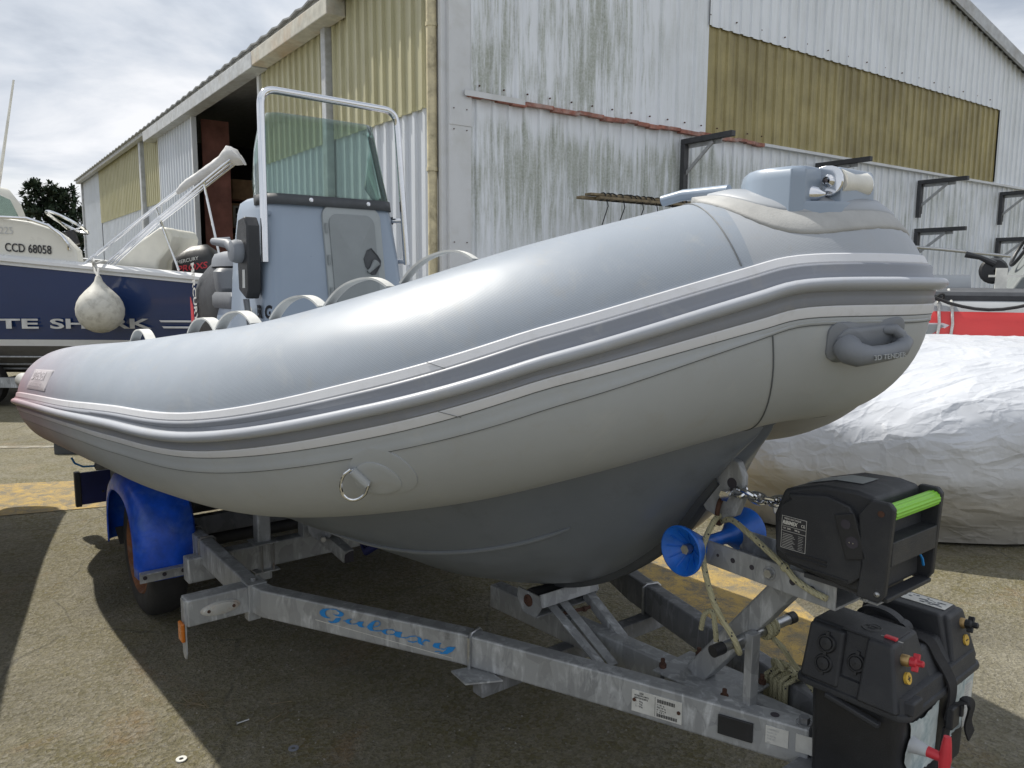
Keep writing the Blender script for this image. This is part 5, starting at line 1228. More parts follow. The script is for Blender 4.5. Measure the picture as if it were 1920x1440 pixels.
m = MB(); m.span(-1.3605, -1.35, -.024, .024, .338, .405); m.build('drawbar_mouth', M['galv_rust'], thing=tl, smooth=0)
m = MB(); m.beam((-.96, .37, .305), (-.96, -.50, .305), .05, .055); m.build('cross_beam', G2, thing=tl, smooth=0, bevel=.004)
m = MB(); m.beam((-2.43, .79, .322), (-2.43, -.79, .322), .07, .105); m.build('axle_beam', G1, thing=tl, smooth=0, bevel=.006)
for s_, z in ((-2.84, .375), (-3.22, .375), (-3.95, .36)):
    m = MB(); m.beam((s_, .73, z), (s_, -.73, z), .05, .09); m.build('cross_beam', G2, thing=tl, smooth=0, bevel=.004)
m = MB(); m.cyl((-2.87, .74, .285), (-2.87, -.74, .285), .03, 14); m.build('axle', M['bracket'], thing=tl)
# marker arms at the front corners
for sd in (1, -1):
    m = MB(); m.span(-1.885, -1.815, sd * .745, sd * .955, .340, .435); m.build('marker_arm', G1, thing=tl, smooth=0, bevel=.006)
    m = MB(); m.span(-1.89, -1.81, sd * .68, sd * .748, .3355, .4405); m.span(-1.87, -1.83, sd * .70, sd * .745, .30, .336); m.build('clamp_plate', G1, thing=tl, smooth=0, bevel=.003)
    m = MB(); m.add([(-1.87, sd * .957, .43), (-1.83, sd * .957, .43), (-1.828, sd * .957, .24), (-1.838, sd * .957, .222), (-1.858, sd * .957, .222), (-1.87, sd * .957, .24)], [tuple(range(6))]); m.build('end_plate', G1, thing=tl, smooth=0, solid=.005, recalc=False)
    m = MB(); m.span(-1.872, -1.828, sd * .960, sd * .972, .285, .352); rf = m.build('side_reflector', M['amber'], thing=tl, smooth=0, bevel=.004)
    ol = [(.845 * sd + .048 * math.cos(t) * 1.25, .385 + .021 * math.sin(t)) for t in [2 * math.pi * k / 30 for k in range(30)]]
    m = MB(); m.loft([[Vector((-1.815 + h, .845 * sd + (y - .845 * sd) * g, .385 + (z - .385) * g)) for y, z in ol] for h, g in ((0, 1.12), (.006, 1.1), (.007, 1.0), (.012, .93), (.014, .6), (.014, .02))]); ml = m.build('marker_lamp', M['lamp_white'], thing=tl)
    m = MB()
    for y in (-.042, .042): m.lathe((-1.803, .845 * sd + y, .385), (1, 0, 0), [(0, .0065), (.004, .005), (.004, .001)], 10)
    m.build('lamp_screw', M['rust_dk'], ml, tl)
def bolt(mb, p, d, r=.009, h=.008, sh=0.0):
    p, d = Vector(p), Vector(d).normalized(); mb.lathe(p, d, [(0, r * 1.5), (.002, r * 1.5)], 14); mb.cyl(p, p + d * (h + .002), r, 6)
    if sh: mb.cyl(p, p + d * sh, r * .55, 10)
m = MB(); bolt(m, (-1.85, .715, .441), (0, 0, 1)); m.build('bolt', G1, thing=tl, smooth=0)
# U bolts
def ubolt(c, w, h, ang, mat, name='u_bolt'):
    c = Vector(c); U = Vector((-math.sin(ang), math.cos(ang), 0)); Z = Vector((0, 0, 1)); w2, h2 = w / 2, h / 2
    m = MB(); m.tube([c + U * w2 - Z * (h2 + .03), c + U * w2 + Z * (h2 - .01), c + U * (w2 - .012) + Z * h2, c - U * (w2 - .012) + Z * h2, c - U * w2 + Z * (h2 - .01), c - U * w2 - Z * (h2 + .03)], .0055, 8); return m.build(name, mat, thing=tl)
ubolt((-1.03, .328, ZB), .066, .112, -.36, M['steel_dull']); ubolt((-.96, -.392, ZB), .066, .112, .3, M['steel_dull']); ubolt((-2.60, .70, ZB), .066, .112, 0, M['galv_rust']); ubolt((-2.43, .70, ZB), .066, .112, 0, M['galv_rust'])
m = MB(); m.add([(-1.04, .41, .333), (-.95, .42, .333), (-.90, .32, .333), (-1.02, .32, .333)], [(0, 1, 2, 3)]); m.build('gusset', G1, thing=tl, smooth=0, recalc=False, solid=.005)
# bunk posts, adjustable square tubes with plates
for sd in (1, -1):
    m = MB(); m.beam((-2.42 - .0, sd * .47, .215), (-2.42, sd * .47, .62), .058, .058, up=(1, 0, 0)); m.build('bunk_post', G1, thing=tl, smooth=0, bevel=.005)
    m = MB()
    for z in (.385, .262): m.box((-2.41, sd * .47, z), (.105, .105, .006))
    m.build('post_plate', G1, thing=tl, smooth=0, bevel=.001)
    m = MB(); m.cyl((-2.362, sd * .495, .262), (-2.362, sd * .495, .385), .005, 8); m.cyl((-2.362, sd * .445, .262), (-2.362, sd * .445, .385), .005, 8); m.build('post_bolt', M['galv_rust'], thing=tl)
    m = MB(); m.beam((-2.70, sd * .47, .635), (-2.14, sd * .47, .64), .08, .05); m.build('bunk', M['galv_dark'], thing=tl, smooth=0, bevel=.01)
# rocker roller assembly behind the post
m = MB(); m.beam((-2.40, .26, .43), (-2.10, .22, .35), .045, .055); m.span(-2.44, -2.38, .20, .30, .37, .52); m.build('roller_arm', G1, thing=tl, smooth=0, bevel=.003)
m = MB(); m.span(-2.099, -2.094, .20, .24, .325, .372); m.build('arm_mouth', M['dark_in'], thing=tl, smooth=0)
m = MB(); m.cyl((-2.30, .18, .47), (-2.20, .30, .46), .055, 20); m.build('hull_roller', M['galv_dark'], thing=tl)
m = MB(); m.tube([(-2.1, .16, .47), (-2.02, .19, .42), (-1.94, .22, .415), (-1.86, .20, .47)], .016, 8); m.build('strap', M['navy'], thing=tl)
m = MB(); bolt(m, (-2.18, .295, .42), (1, .5, 0), .012, .012); m.build('bolt', M['steel_dull'], thing=tl, smooth=0)
# wheels
for sd in (1, -1):
    m = MB(); m.lathe((-2.87, sd * .725, .287), (0, sd, 0), [(0, .17), (.002, .255), (.018, .277), (.045, .286), (.11, .286), (.137, .277), (.152, .255), (.156, .225), (.152, .185), (.140, .175)], 56); wh_ = m.build('wheel', M['tyre'], thing=tl, smooth=45)
    m = MB()
    m.lathe((-2.87, sd * .73, .287), (0, sd, 0), [(.142, .183), (.150, .178), (.140, .168), (.10, .160), (.07, .150), (.065, .12), (.085, .085), (.09, .05), (.075, .0)], 40); m.build('rim', M['rust'], wh_, tl, smooth=40)
    m = MB(); m.lathe((-2.87, sd * .80, .287), (0, sd, 0), [(.0, .042), (.045, .040), (.055, .03), (.057, .001)], 20); m.build('hub_cap', M['steel_dull'], wh_, tl)
    # mudguard: squared arch
    prof = [(.708, -.035), (.710, .008), (.722, .022), (.80, .024), (.885, .020), (.920, .006), (.938, -.022), (.944, -.060), (.940, -.064)]
    rows = []
    for k in range(41):
        t = R(-4 + 186 * k / 40); c_, s_ = math.cos(t), math.sin(t); e_ = .74
        px, pz = sgn(c_) * abs(c_) ** e_, sgn(s_) * abs(s_) ** e_
        rows.append([Vector((-2.865 + px * (.312 + h) * (1.0 if px > 0 else 1.0), sd * l_, .312 + max(pz, -.2) * (.330 + h))) for l_, h in prof])
    m = MB(); m.loft(rows, closed=False, caps=False); m.build('mudguard', M['blue'], thing=tl, smooth=50, recalc=False, solid=.004)
    m = MB(); m.span(-2.527, -2.521, sd * .70, sd * .945, .268, .312); m.span(-2.527, -2.49, sd * .70, sd * .945, .311, .316)
    m.build('mudguard_bracket', G1, thing=tl, smooth=0, bevel=.001)
    m = MB()
    for l_ in (.925, .85, .775): m.cyl((-2.5205, sd * l_, .29), (-2.518, sd * l_, .29), .0085, 12)
    m.build('bracket_hole', M['dark_in'], thing=tl)
    m = MB(); m.add([(-3.19, sd * .74, .33), (-3.19, sd * .90, .33), (-3.20, sd * .88, .24), (-3.20, sd * .76, .24)], [(0, 1, 2, 3)]); m.build('mud_flap', M['black_m'], thing=tl, smooth=0, recalc=False, solid=.006)
# lighting board at the stern
m = MB(); m.span(-4.225, -4.205, -.88, .88, .20, .39); lb = m.build('light_board', M['navy'], thing=tl, smooth=0, bevel=.003)
m = MB(); m.span(-4.235, -4.195, .875, .905, .192, .398); m.span(-4.235, -4.195, -.905, -.875, .192, .398); m.build('board_end', M['black_m'], lb, tl, smooth=0, bevel=.004)
m = MB()
for y, z, r_ in ((.60, .27, .018), (.76, .265, .008), (.35, .27, .018)): m.lathe((-4.204, y, z), (1, 0, 0), [(0, r_), (.006, r_ * .8), (.008, .001)], 14)
m.build('board_nut', M['black_m'], lb, tl)
text('board_lettering', 'MAX', .022, (-4.203, .52, .352), (0, -1, 0), (0, 0, 1), M['grey_ink'], tl, lb)
m = MB(); m.beam((-4.19, .56, .30), (-4.19, .56, .42), .035, .02, up=(1, 0, 0)); m.box((-4.19, .57, .425), (.05, .06, .008)); m.build('board_clamp', M['steel_dull'], thing=tl, smooth=0)
m = MB(); m.lathe((-4.19, .80, .425), (0, -1, .02), [(0, .012), (.006, .026), (.03, .030), (.13, .030), (.17, .022), (.20, .012), (.2, .001)], 18); pl = m.build('cable_plug', M['galv_dark'], thing=tl)
m = MB(); m.tube([(-4.19, .80, .425), (-4.19, .86, .43), (-4.19, .90, .455), (-4.19, .915, .49)], .006, 7); m.build('plug_cable', M['decal_blue'], pl, tl)
# keel roller on its cradle
m = MB(); m.lathe((-1.02, .115, .492), (0, -1, 0), [(0, .010), (0, .034), (.02, .036), (.115, .030), (.21, .036), (.23, .034), (.23, .01)], 24); kr = m.build('keel_roller', M['tyre'], thing=tl)
m = MB()
for y in (.122, -.122):
    m.add([(-1.075, y, .52), (-.965, y, .52), (-.955, y, .49), (-.985, y, .445), (-1.05, y, .445), (-1.08, y, .49)], [tuple(range(6))])
m.add([(-.968, .122, .525), (-.968, -.122, .525), (-.958, -.122, .485), (-.958, .122, .485)], [(0, 1, 2, 3)]); m.add([(-.985, .122, .445), (-.985, -.122, .445), (-1.05, -.122, .445), (-1.05, .122, .445)], [(0, 1, 2, 3)])
m.build('roller_cradle', G1, thing=tl, smooth=0, recalc=False, solid=.005)
m = MB(); m.lathe((-1.02, .125, .492), (0, 1, 0), [(0, .020), (.004, .020), (.006, .012), (.012, .010), (.012, .001)], 14); m.build('bolt', M['rust_dk'], thing=tl)
def angle_iron(p, q, w=.032, t=.004, name='strut', mat=None):
    p, q = Vector(p), Vector(q); d = (q - p).normalized(); s_ = Vector((-d.y, d.x, 0)).normalized(); u_ = s_.cross(d).normalized()
    if u_.z < 0: u_ = -u_
    m = MB(); m.box((p + q) / 2, ((q - p).length, w, t), ax=(d, s_, u_)); m.box((p + q) / 2 - s_ * (w / 2 - t / 2) - u_ * (w / 2), ((q - p).length, t, w), ax=(d, s_, u_)); return m.build(name, mat or G1, thing=tl, smooth=0, bevel=.0008)
angle_iron((-.985, .065, .478), (-.70, .085, .365)); angle_iron((-.985, .015, .478), (-.715, .045, .372))
m = MB(); m.beam((-.985, -.10, .47), (-.78, -.06, .395), .032, .032); m.span(-1.03, -.98, -.03, .03, .415, .45); m.build('cradle_stay', G1, thing=tl, smooth=0, bevel=.002)
m = MB(); m.cyl((-.945, .05, .452), (-.93, -.06, .452), .006, 8); bolt(m, (-.93, -.03, .452), (0, -1, 0), .009, .01); m.build('bolt', M['rust_dk'], thing=tl, smooth=0)
# winch post
m = MB(); m.box((-.435, -.045, .420), (.26, .175, .007), rz=-.06); m.build('post_base', G1, thing=tl, smooth=0, bevel=.002)
for x, y in ((-.55, .02), (-.34, .02), (-.53, -.115), (-.325, -.125)):
    m = MB(); m.cyl((x, y, .424), (x, y, .450), .006, 8); m.cyl((x, y, .424), (x, y, .436), .0105, 6); m.build('bolt', M['rust_dk'], thing=tl, smooth=0)
m = MB()
for x, y in ((-.55, .02), (-.34, .02)): m.tube([(x, y, .42), (x, y, .325)], .006, 8)
m.build('clamp_rod', G2, thing=tl)
m = MB(); m.beam((-.475, -.042, .42), (-.175, -.035, .800), .052, .062, up=(1, 0, 0)); m.build('winch_post', G1, thing=tl, smooth=0, bevel=.006)
m = MB(); m.span(-.285, -.262, -.012, .022, .424, .625); m.build('post_strap', G1, thing=tl, smooth=0, bevel=.002)
m = MB(); pa, pb = Vector((-.305, .12, .598)), Vector((-.268, -.165, .622)); m.cyl(pa, pb, .0135, 16); pp = m.build('cross_pipe', M['steel_dull'], thing=tl)
d_ = (pb - pa).normalized()
for u_, v_ in ((pa - d_ * .004, pa + d_ * .030), (pb - d_ * .018, pb + d_ * .004)): m = MB(); m.cyl(u_, v_, .0155, 16); m.build('pipe_cap', M['black'], pp, tl)
# channel carrying the winch and the bow roller
m = MB(); zt, zb = .850, .792
for y0, y1 in ((.062, .056), (-.086, -.080)): m.add([(-.385, y0, zt), (-.03, y0, zt - .006), (-.03, y0, zb - .008), (-.385, y0, zb)], [(0, 1, 2, 3)])
m.add([(-.385, .062, zb), (-.03, .062, zb - .008), (-.03, -.086, zb - .008), (-.385, -.086, zb)], [(0, 1, 2, 3)])
m.build('winch_channel', G1, thing=tl, smooth=0, recalc=False, solid=.006)
m = MB()
for x, r_ in ((-.30, .0065), (-.245, .0065), (-.135, .008), (-.085, .007), (-.345, .004)): m = MB(); m.cyl((x, .0652, .82 - (x + .3) * .02), (x, .0662, .82 - (x + .3) * .02), r_, 14); m.build('channel_hole', M['dark_in'], thing=tl)
m = MB(); bolt(m, (-.195, .0655, .820), (0, 1, 0), .011, .009); m.build('bolt', M['steel_dull'], thing=tl, smooth=0)
m = MB(); m.lathe((-.41, .135, .828), (0, -1, 0), [(.040, .012), (.036, .018), (.002, .061), (.004, .065), (.012, .064), (.090, .021), (.108, .018), (.175, .018), (.195, .021), (.268, .064), (.278, .065), (.280, .061), (.245, .016)], 36); br_ = m.build('bow_roller', M['blue_roll'], thing=tl, smooth=50)
m = MB()
for k in range(10):
    a = 2 * math.pi * k / 10; u_, v_ = Vector((math.cos(a), 0, math.sin(a))), 0; c_ = Vector((-.41, .1305, .828))
    m.tube([c_ + u_ * .018 - Vector((0, .030, 0)), c_ + u_ * .050 - Vector((0, .004, 0))], .0018, 5)
m.build('roller_rib', M['blue_roll'], br_, tl)
m = MB(); bolt(m, (-.41, .098, .828), (0, 1, 0), .013, .016); m.cyl((-.41, .11, .828), (-.41, -.12, .828), .007, 10); m.build('roller_bolt', M['steel_dull'], br_, tl, smooth=0)
# plates and lettering on the near beam
def bf(s_):   # outer face of the near beam at S
    for (a0, b0, _), (a1, b1, _) in zip(near, near[1:]):
        if a0 <= s_ <= a1:
            d = Vector((a1 - a0, b1 - b0, 0)).normalized(); n_ = Vector((-d.y, d.x, 0)); return Vector((s_, b0 + (b1 - b0) * (s_ - a0) / (a1 - a0), 0)) + n_ * .0278, d, n_
def plate_on(name, s_, z, w, h, mat, t=.0022, r=.004):
    p, d, n_ = bf(s_); m = MB(); m.box(p + Vector((0, 0, z)) + d * w / 2 + n_ * (t / 2), (w, t, h), ax=(d, n_, Vector((0, 0, 1)))); return m.build(name, mat, thing=tl, smooth=0, bevel=r * .2)
p, d, n_ = bf(-1.575)
GLY = [[(0.2878, 0.4271), (0.2686, 0.4249), (0.2492, 0.4192), (0.2399, 0.4106), (0.2384, 0.4022), (0.2452, 0.3953), (0.258, 0.3914), (0.274, 0.3918), (0.2852, 0.3947), (0.2709, 0.3961), (0.2631, 0.4014), (0.2617, 0.4093), (0.2668, 0.4175), (0.2765, 0.4228)], [(0.2905, 0.4133), (0.3015, 0.4094), (0.3126, 0.4115), (0.3206, 0.4162), (0.3176, 0.4216), (0.3067, 0.4238), (0.3209, 0.4257), (0.3318, 0.4237), (0.3373, 0.4193), (0.3362, 0.4138), (0.3282, 0.4082), (0.3156, 0.4058), (0.3014, 0.4067)], [(0.3043, 0.3983), (0.3202, 0.4027), (0.3255, 0.4015), (0.3183, 0.3888), (0.3054, 0.3815), (0.2831, 0.3772), (0.2752, 0.3806), (0.2721, 0.3841), (0.2817, 0.3832), (0.2912, 0.3842), (0.2978, 0.3903)], [(0.3404, 0.3958), (0.3531, 0.4041), (0.3734, 0.4085), (0.3624, 0.4026), (0.3591, 0.3967), (0.3652, 0.3911), (0.3744, 0.3911), (0.362, 0.3878), (0.3496, 0.3895)], [(0.3948, 0.4035), (0.4163, 0.4076), (0.4099, 0.3971), (0.4113, 0.3921), (0.4174, 0.3898), (0.4265, 0.3905), (0.4051, 0.3863), (0.3944, 0.388), (0.3905, 0.3934), (0.3776, 0.3917), (0.3869, 0.3972)], [(0.4574, 0.4181), (0.4482, 0.4138), (0.4359, 0.4035), (0.429, 0.3942), (0.431, 0.3866), (0.4415, 0.3821), (0.4596, 0.3838), (0.4522, 0.3868), (0.4493, 0.3915), (0.4525, 0.4014), (0.4603, 0.4134), (0.4679, 0.4196)], [(0.4837, 0.3891), (0.4943, 0.3964), (0.5151, 0.401), (0.5031, 0.3942), (0.5001, 0.3883), (0.5044, 0.384), (0.5162, 0.3829), (0.4984, 0.3809), (0.4881, 0.3847)], [(0.5371, 0.3983), (0.5634, 0.4009), (0.5574, 0.3919), (0.5559, 0.3851), (0.5631, 0.3826), (0.5485, 0.3802), (0.5354, 0.3823), (0.5311, 0.3893)], [(0.6123, 0.3969), (0.6266, 0.3967), (0.6336, 0.393), (0.6321, 0.385), (0.6377, 0.3758), (0.6462, 0.3737), (0.632, 0.3733), (0.6206, 0.3762), (0.6179, 0.3833), (0.6208, 0.3917)], [(0.5805, 0.3783), (0.5891, 0.3762), (0.6035, 0.3778), (0.615, 0.3828), (0.6164, 0.3792), (0.6006, 0.3734), (0.5847, 0.374)], [(0.6349, 0.383), (0.6436, 0.3937), (0.6549, 0.3947), (0.6655, 0.3923), (0.6604, 0.3889), (0.6506, 0.39), (0.6421, 0.3857), (0.6377, 0.3784)], [(0.6787, 0.388), (0.7046, 0.3941), (0.6982, 0.3857), (0.6967, 0.3777), (0.7022, 0.3738), (0.6883, 0.3734), (0.6757, 0.3747), (0.673, 0.3792)], [(0.7299, 0.3871), (0.7546, 0.3902), (0.7436, 0.3748), (0.7243, 0.3618), (0.7049, 0.3585), (0.6938, 0.358), (0.7077, 0.3634), (0.7188, 0.3734)]]
GTH = [[(0.2862, 0.426), (0.3037, 0.4287), (0.3209, 0.4249)], [(0.4265, 0.3905), (0.4312, 0.3933)], [(0.4604, 0.4182), (0.4724, 0.4205), (0.4789, 0.4165), (0.4782, 0.4095), (0.4705, 0.4028), (0.4524, 0.3961)], [(0.4566, 0.3842), (0.4747, 0.3878), (0.4852, 0.3907)], [(0.5151, 0.4005), (0.5284, 0.4018), (0.5377, 0.3971)], [(0.5163, 0.3834), (0.5281, 0.3861), (0.5355, 0.3914)], [(0.5617, 0.3829), (0.5777, 0.3848), (0.5922, 0.3929), (0.6123, 0.3979)], [(0.7022, 0.3743), (0.7133, 0.3748), (0.7272, 0.3845)], [(0.6812, 0.3612), (0.6966, 0.3649), (0.7063, 0.3626)], [(0.3744, 0.3911), (0.3822, 0.3931)], [(0.3357, 0.3949), (0.342, 0.3961)]]
q0, _, _ = bf(-1.7499); m = MB()      # script lettering: cut vinyl pieces on the beam face
for g in GLY: m.add([q0 + d * a + Vector((0, 0, z)) + n_ * .0022 for a, z in g], [tuple(range(len(g)))])
for g in GTH:
    for (a0, z0), (a1, z1) in zip(g, g[1:]): m.beam(q0 + d * a0 + Vector((0, 0, z0)) + n_ * .0022, q0 + d * a1 + Vector((0, 0, z1)) + n_ * .0022, .0006, .0026)
m.build('side_lettering', M['decal_blue'], thing=tl, smooth=0, recalc=False)
m = MB()
m = MB()
pa_, _, _ = bf(-1.555); pb_, _, _ = bf(-1.09); m.beam(pa_ + Vector((0, 0, .376)) + n_ * .0004, pb_ + Vector((0, 0, .352)) + n_ * .0004, .0005, .0022)
m.build('lettering_underline', M['label'], thing=tl, smooth=0)
npl = plate_on('name_plate', -.545, .383, .140, .062, M['label'])
p, d, n_ = bf(-.545); Zv = Vector((0, 0, 1))
def mark(mb, x, z, w, h, lift=.0032): mb.box(p + d * (x + w / 2) + Zv * (z + h / 2) + n_ * lift, (w, .0006, h), ax=(d, n_, Zv))
m = MB()
for k in range(22): mark(m, .073 + k * .0022, .396, .0007 + .0009 * ((k * 7) % 3 == 0), .010)
for k in range(26): mark(m, .072 + k * .0022, .357, .0007 + .0009 * ((k * 5) % 3 == 0), .009)
mark(m, .0665, .356, .0006, .054); m.build('bar_code', M['ink'], npl, tl, smooth=0)
for i, (x, z, s_, b_) in enumerate([(.022, .405, .0075, 'LIDER'), (.008, .398, .0068, 'WF7RB2199V 3189716'), (.008, .391, .0068, '0009V1200 N2189716'), (.012, .382, .0065, '0  -   750 kg'), (.012, .375, .0065, '1  -    75 kg'), (.012, .368, .0065, '2  -   750 kg'), (.072, .388, .0060, 'T1   750    kg'), (.072, .381, .0060, 'PTAC 2138   kg'), (.072, .374, .0060, 'PV   1,51-4m  kg'), (.072, .368, .0060, 'S    10  20   m')]):
    text('plate_print', b_, s_, p + d * x + Zv * z, d, Zv, M['ink'], tl, npl, depth=.0004, lift=.0030, sx=.62)
m = MB()
for x, z in ((.008, .386), (.132, .384)): m.cyl(p + d * x + Zv * z + n_ * .002, p + d * x + Zv * z + n_ * .005, .0048, 12)
m.build('rivet', M['rust_dk'], npl, tl)
plate_on('black_reflector', -.325, .388, .088, .052, M['black'], .006, .01)
l2 = plate_on('white_sticker', -.215, .397, .055, .046, M['label']); l3 = plate_on('white_sticker', -.148, .397, .045, .046, M['label'])
p, d, n_ = bf(-.215)
for k in range(5): text('sticker_print', ['CONTROLE', 'No 04 118', 'PV 510 kg', 'TYPE RO', '2011'][k], .0058, p + d * .004 + Zv * (.410 - k * .0085), d, Zv, M['grey_ink'], tl, l2, depth=.0004, lift=.0028, sx=.9)
m = MB(); m.cyl((-.20, .005, .4375), (-.20, .005, .4385), .011, 16); m.build('beam_hole', M['dark_in'], thing=tl)
m = MB(); bolt(m, (-.135, -.02, .438), (.0, 0, 1), .013, .014); m.build('bolt', G2, thing=tl, smooth=0)
# coupling below the battery box
m = MB(); m.span(-.13, .32, -.25, .12, .345, .362); m.build('battery_tray', G2, thing=tl, smooth=0, bevel=.002)
m = MB(); m.beam((-.12, -.08, .31), (.55, -.10, .31), .06, .06); m.lathe((.62, -.10, .26), (0, 0, 1), [(0, .04), (.06, .05), (.10, .03), (.11, .001)], 20); m.build('coupling', G2, thing=tl, smooth=30, bevel=.003)
m = MB(); m.cyl((-.085, .05, .30), (-.085, .05, .345), .016, 10); m.box((-.05, .045, .325), (.11, .04, .006)); m.build('tray_bolt', M['rust_dk'], thing=tl, smooth=0)

# ------------------------------------------------------------------ chain, shackle and rope
def torus_link(c, U, V, a, b, r, n=26):
    c, U, V = Vector(c), Vector(U).normalized(), Vector(V).normalized()
    return MB().tube([c + U * (a * sgn(math.cos(t)) * abs(math.cos(t)) ** .8) + V * b * math.sin(t) for t in [2 * math.pi * k / n for k in range(n)]], r, 8, closed=True)
ch = Thing('safety_chain', BOAT, (-.36, 0, .97), 'short shiny chain joining the bow eye of the grey boat to the black winch', 'chain')
pts = [Vector((-.352, .0, .985)), Vector((-.322, .008, .982)), Vector((-.292, .006, .975)), Vector((-.264, .004, .972)), Vector((-.236, .002, .975)), Vector((-.208, .0, .981)), Vector((-.182, .0, .988))]
for i in range(len(pts) - 1):
    a, b = pts[i], pts[i + 1]; d = (b - a).normalized(); V = Vector((0, .8, .6)) if i % 2 else Vector((0, -.6, .8))
    big = 1.35 if i < 2 else 1.0
    torus_link((a + b) / 2, d, V, .024 * (1.1 if i < 2 else 1), .0125 * big, .0048 * big).build('link', M['steel'], thing=ch)
m = MB(); m.cyl((-.35, .032, .972), (-.35, -.028, .985), .009, 12); m.cyl((-.35, .03, .972), (-.35, .044, .969), .015, 6); m.build('shackle_pin', M['steel'], thing=ch, smooth=30)
sk = single('rusty_shackle', BOAT, (-.39, 0, .92), 'rust brown shackle hanging from the bow eye with the flecked rope through it', 'shackle')
m = torus_link((-.386, .004, .915), (.25, 1, .1), (.1, .0, 1), .024, .034, .0065); m.build('rusty_shackle', M['rust_dk'], thing=sk)
rp = Thing('mooring_rope', BOAT, (-.3, 0, .6), 'cream rope with dark flecks running from the rusty shackle down round the trailer pipe', 'rope')
def strand(pts, r=.0075, n=14): return MB().tube([Vector(p) for p in catmull([list(q) for q in pts], 7)], r, 9)
strand([(-.385, .01, .905), (-.375, .05, .895), (-.372, .090, .84), (-.350, .105, .78), (-.318, .100, .70), (-.283, .075, .63), (-.275, .060, .595), (-.285, .045, .580), (-.30, .045, .600)]).build('rope_run', M['rope'], thing=rp)
strand([(-.385, .0, .888), (-.34, .02, .905), (-.27, .05, .895), (-.20, .068, .872), (-.150, .075, .850), (-.125, .075, .83), (-.085, .074, .815), (-.045, .073, .808)]).build('rope_run', M['rope'], thing=rp)
m = MB(); m.ball((-.150, .076, .850), .011, n=10, m=8); m.build('knot', M['rope'], thing=rp)
strand([(-.40, .050, .60), (-.395, .045, .64), (-.375, .04, .655), (-.36, .045, .62), (-.35, .05, .585)], .007).build('rope_run', M['rope'], thing=rp)
pc = pa.lerp(pb, .66)
for k in range(3):
    c_ = pa.lerp(pb, .62 + .045 * k); MB().tube(arc(c_, .021, 0, 2 * math.pi, 16, (1, .1, .1 * k), (0, .12, 1))[:-1], .007, 8, closed=True).build('rope_turn', M['rope'], thing=rp)
strand([pc + Vector((.0, -.01, -.02)), (-.245, -.085, .57), (-.225, -.105, .53), (-.20, -.125, .49), (-.17, -.14, .45), (-.15, -.145, .43)], .007).build('rope_run', M['rope'], thing=rp)
for k in range(5):
    x = -.335 + k * .017; l_ = -.205 + k * .004
    MB().tube([Vector((x + .004 * (k % 2), l_ + .042, .325)), Vector((x, l_ + .044, .438)), Vector((x + .01, l_ + .02, .449 + .008 * (k % 2))), Vector((x + .012, l_ - .02, .449)), Vector((x + .008, l_ - .040, .438)), Vector((x, l_ - .040, .325))], .0075, 9).build('rope_turn', M['rope'], thing=rp)
for k in range(4):
    c_ = Vector((-.305 + .018 * k, -.17 - .006 * k, .462)); MB().tube(arc(c_, .034, R(20 + 40 * k), R(330 + 30 * k), 16, (.8, .5 - .3 * k, .1), (.1, .5, .75)), .0072, 8).build('rope_loop', M['rope'], thing=rp)

# ------------------------------------------------------------------ electric winch
wc = Thing('electric_winch', BOAT, (-.03, 0, .845), 'boxy black electric winch with a lime green carrying grip, bolted on the trailer post', 'winch')
body = [(-.165, .880), (-.172, .985), (-.150, 1.052), (-.060, 1.082), (.020, 1.086), (.062, 1.078), (.072, .862), (.030, .852), (-.130, .868)]
m = MB(); m.prism(body, (0, .112, 0), (1, 0, 0), (0, 0, 1), .226); m.build('casing', M['black_m'], thing=wc, bevel=.010, seg=3)
rp_ = [(-.158, .905), (-.150, 1.015), (-.125, 1.035), (-.135, 1.045), (-.04, 1.062), (.012, 1.050), (.048, .998), (.046, .895), (.02, .868), (-.12, .882)]
m = MB(); m.prism(rp_, (0, .126, 0), (1, 0, 0), (0, 0, 1), .02); m.build('side_panel', M['black_m'], thing=wc, bevel=.007, seg=3)
m = MB(); m.beam((.004, .130, 1.032), (.036, .130, .935), .004, .046, up=(1, 0, 0)); sk2 = m.build('socket_plate', M['black'], thing=wc, smooth=0, bevel=.004)
m = MB(); m.cyl((.010, .131, 1.010), (.010, .1335, 1.010), .011, 14); m.cyl((.026, .131, .972), (.026, .1335, .972), .0135, 16); m.build('socket', M['dark_in'], sk2, wc)
m = MB()
for dy in (-.004, .004): m.cyl((.026 + dy, .1335, .972), (.026 + dy, .137, .972), .0016, 6)
m.build('socket_pin', M['steel'], sk2, wc)
m = MB()
for z, x0, x1 in ((.905, -.13, -.03), (.895, -.13, -.03), (.876, -.09, .02)): m.span(x0, x1, .126, .129, z, z + .005)
m.build('moulded_rib', M['black'], thing=wc, smooth=0, bevel=.001)
m = MB(); m.span(-.143, -.081, .1262, .1270, .912, .992); lbw = m.build('rating_label', M['ink'], thing=wc, smooth=0)
m = MB()
for (x0, x1, z) in ((-.142, -.082, .991), (-.142, -.082, .9125), (-.142, -.082, .967), (-.142, -.082, .955)): m.span(x0, x1, .1271, .1276, z, z + .0008)
for x in (-.1425, -.0822): m.span(x, x + .0008, .1271, .1276, .9125, .992)
for k in range(9): m.span(-.139, -.108 - .003 * (k % 3), .1271, .1275, .916 + k * .004, .9168 + k * .004); m.span(-.100, -.088 - .002 * (k % 2), .1271, .1275, .917 + k * .004, .9175 + k * .004)
m.build('label_rule', M['label'], lbw, wc, smooth=0)
text('label_print', 'RIBIMEX', .0125, (-.1405, .1272, .972), (1, 0, 0), (0, 0, 1), M['white_pl'], wc, lbw, shear=.25, sx=.78, bold=.0004, depth=.0005)
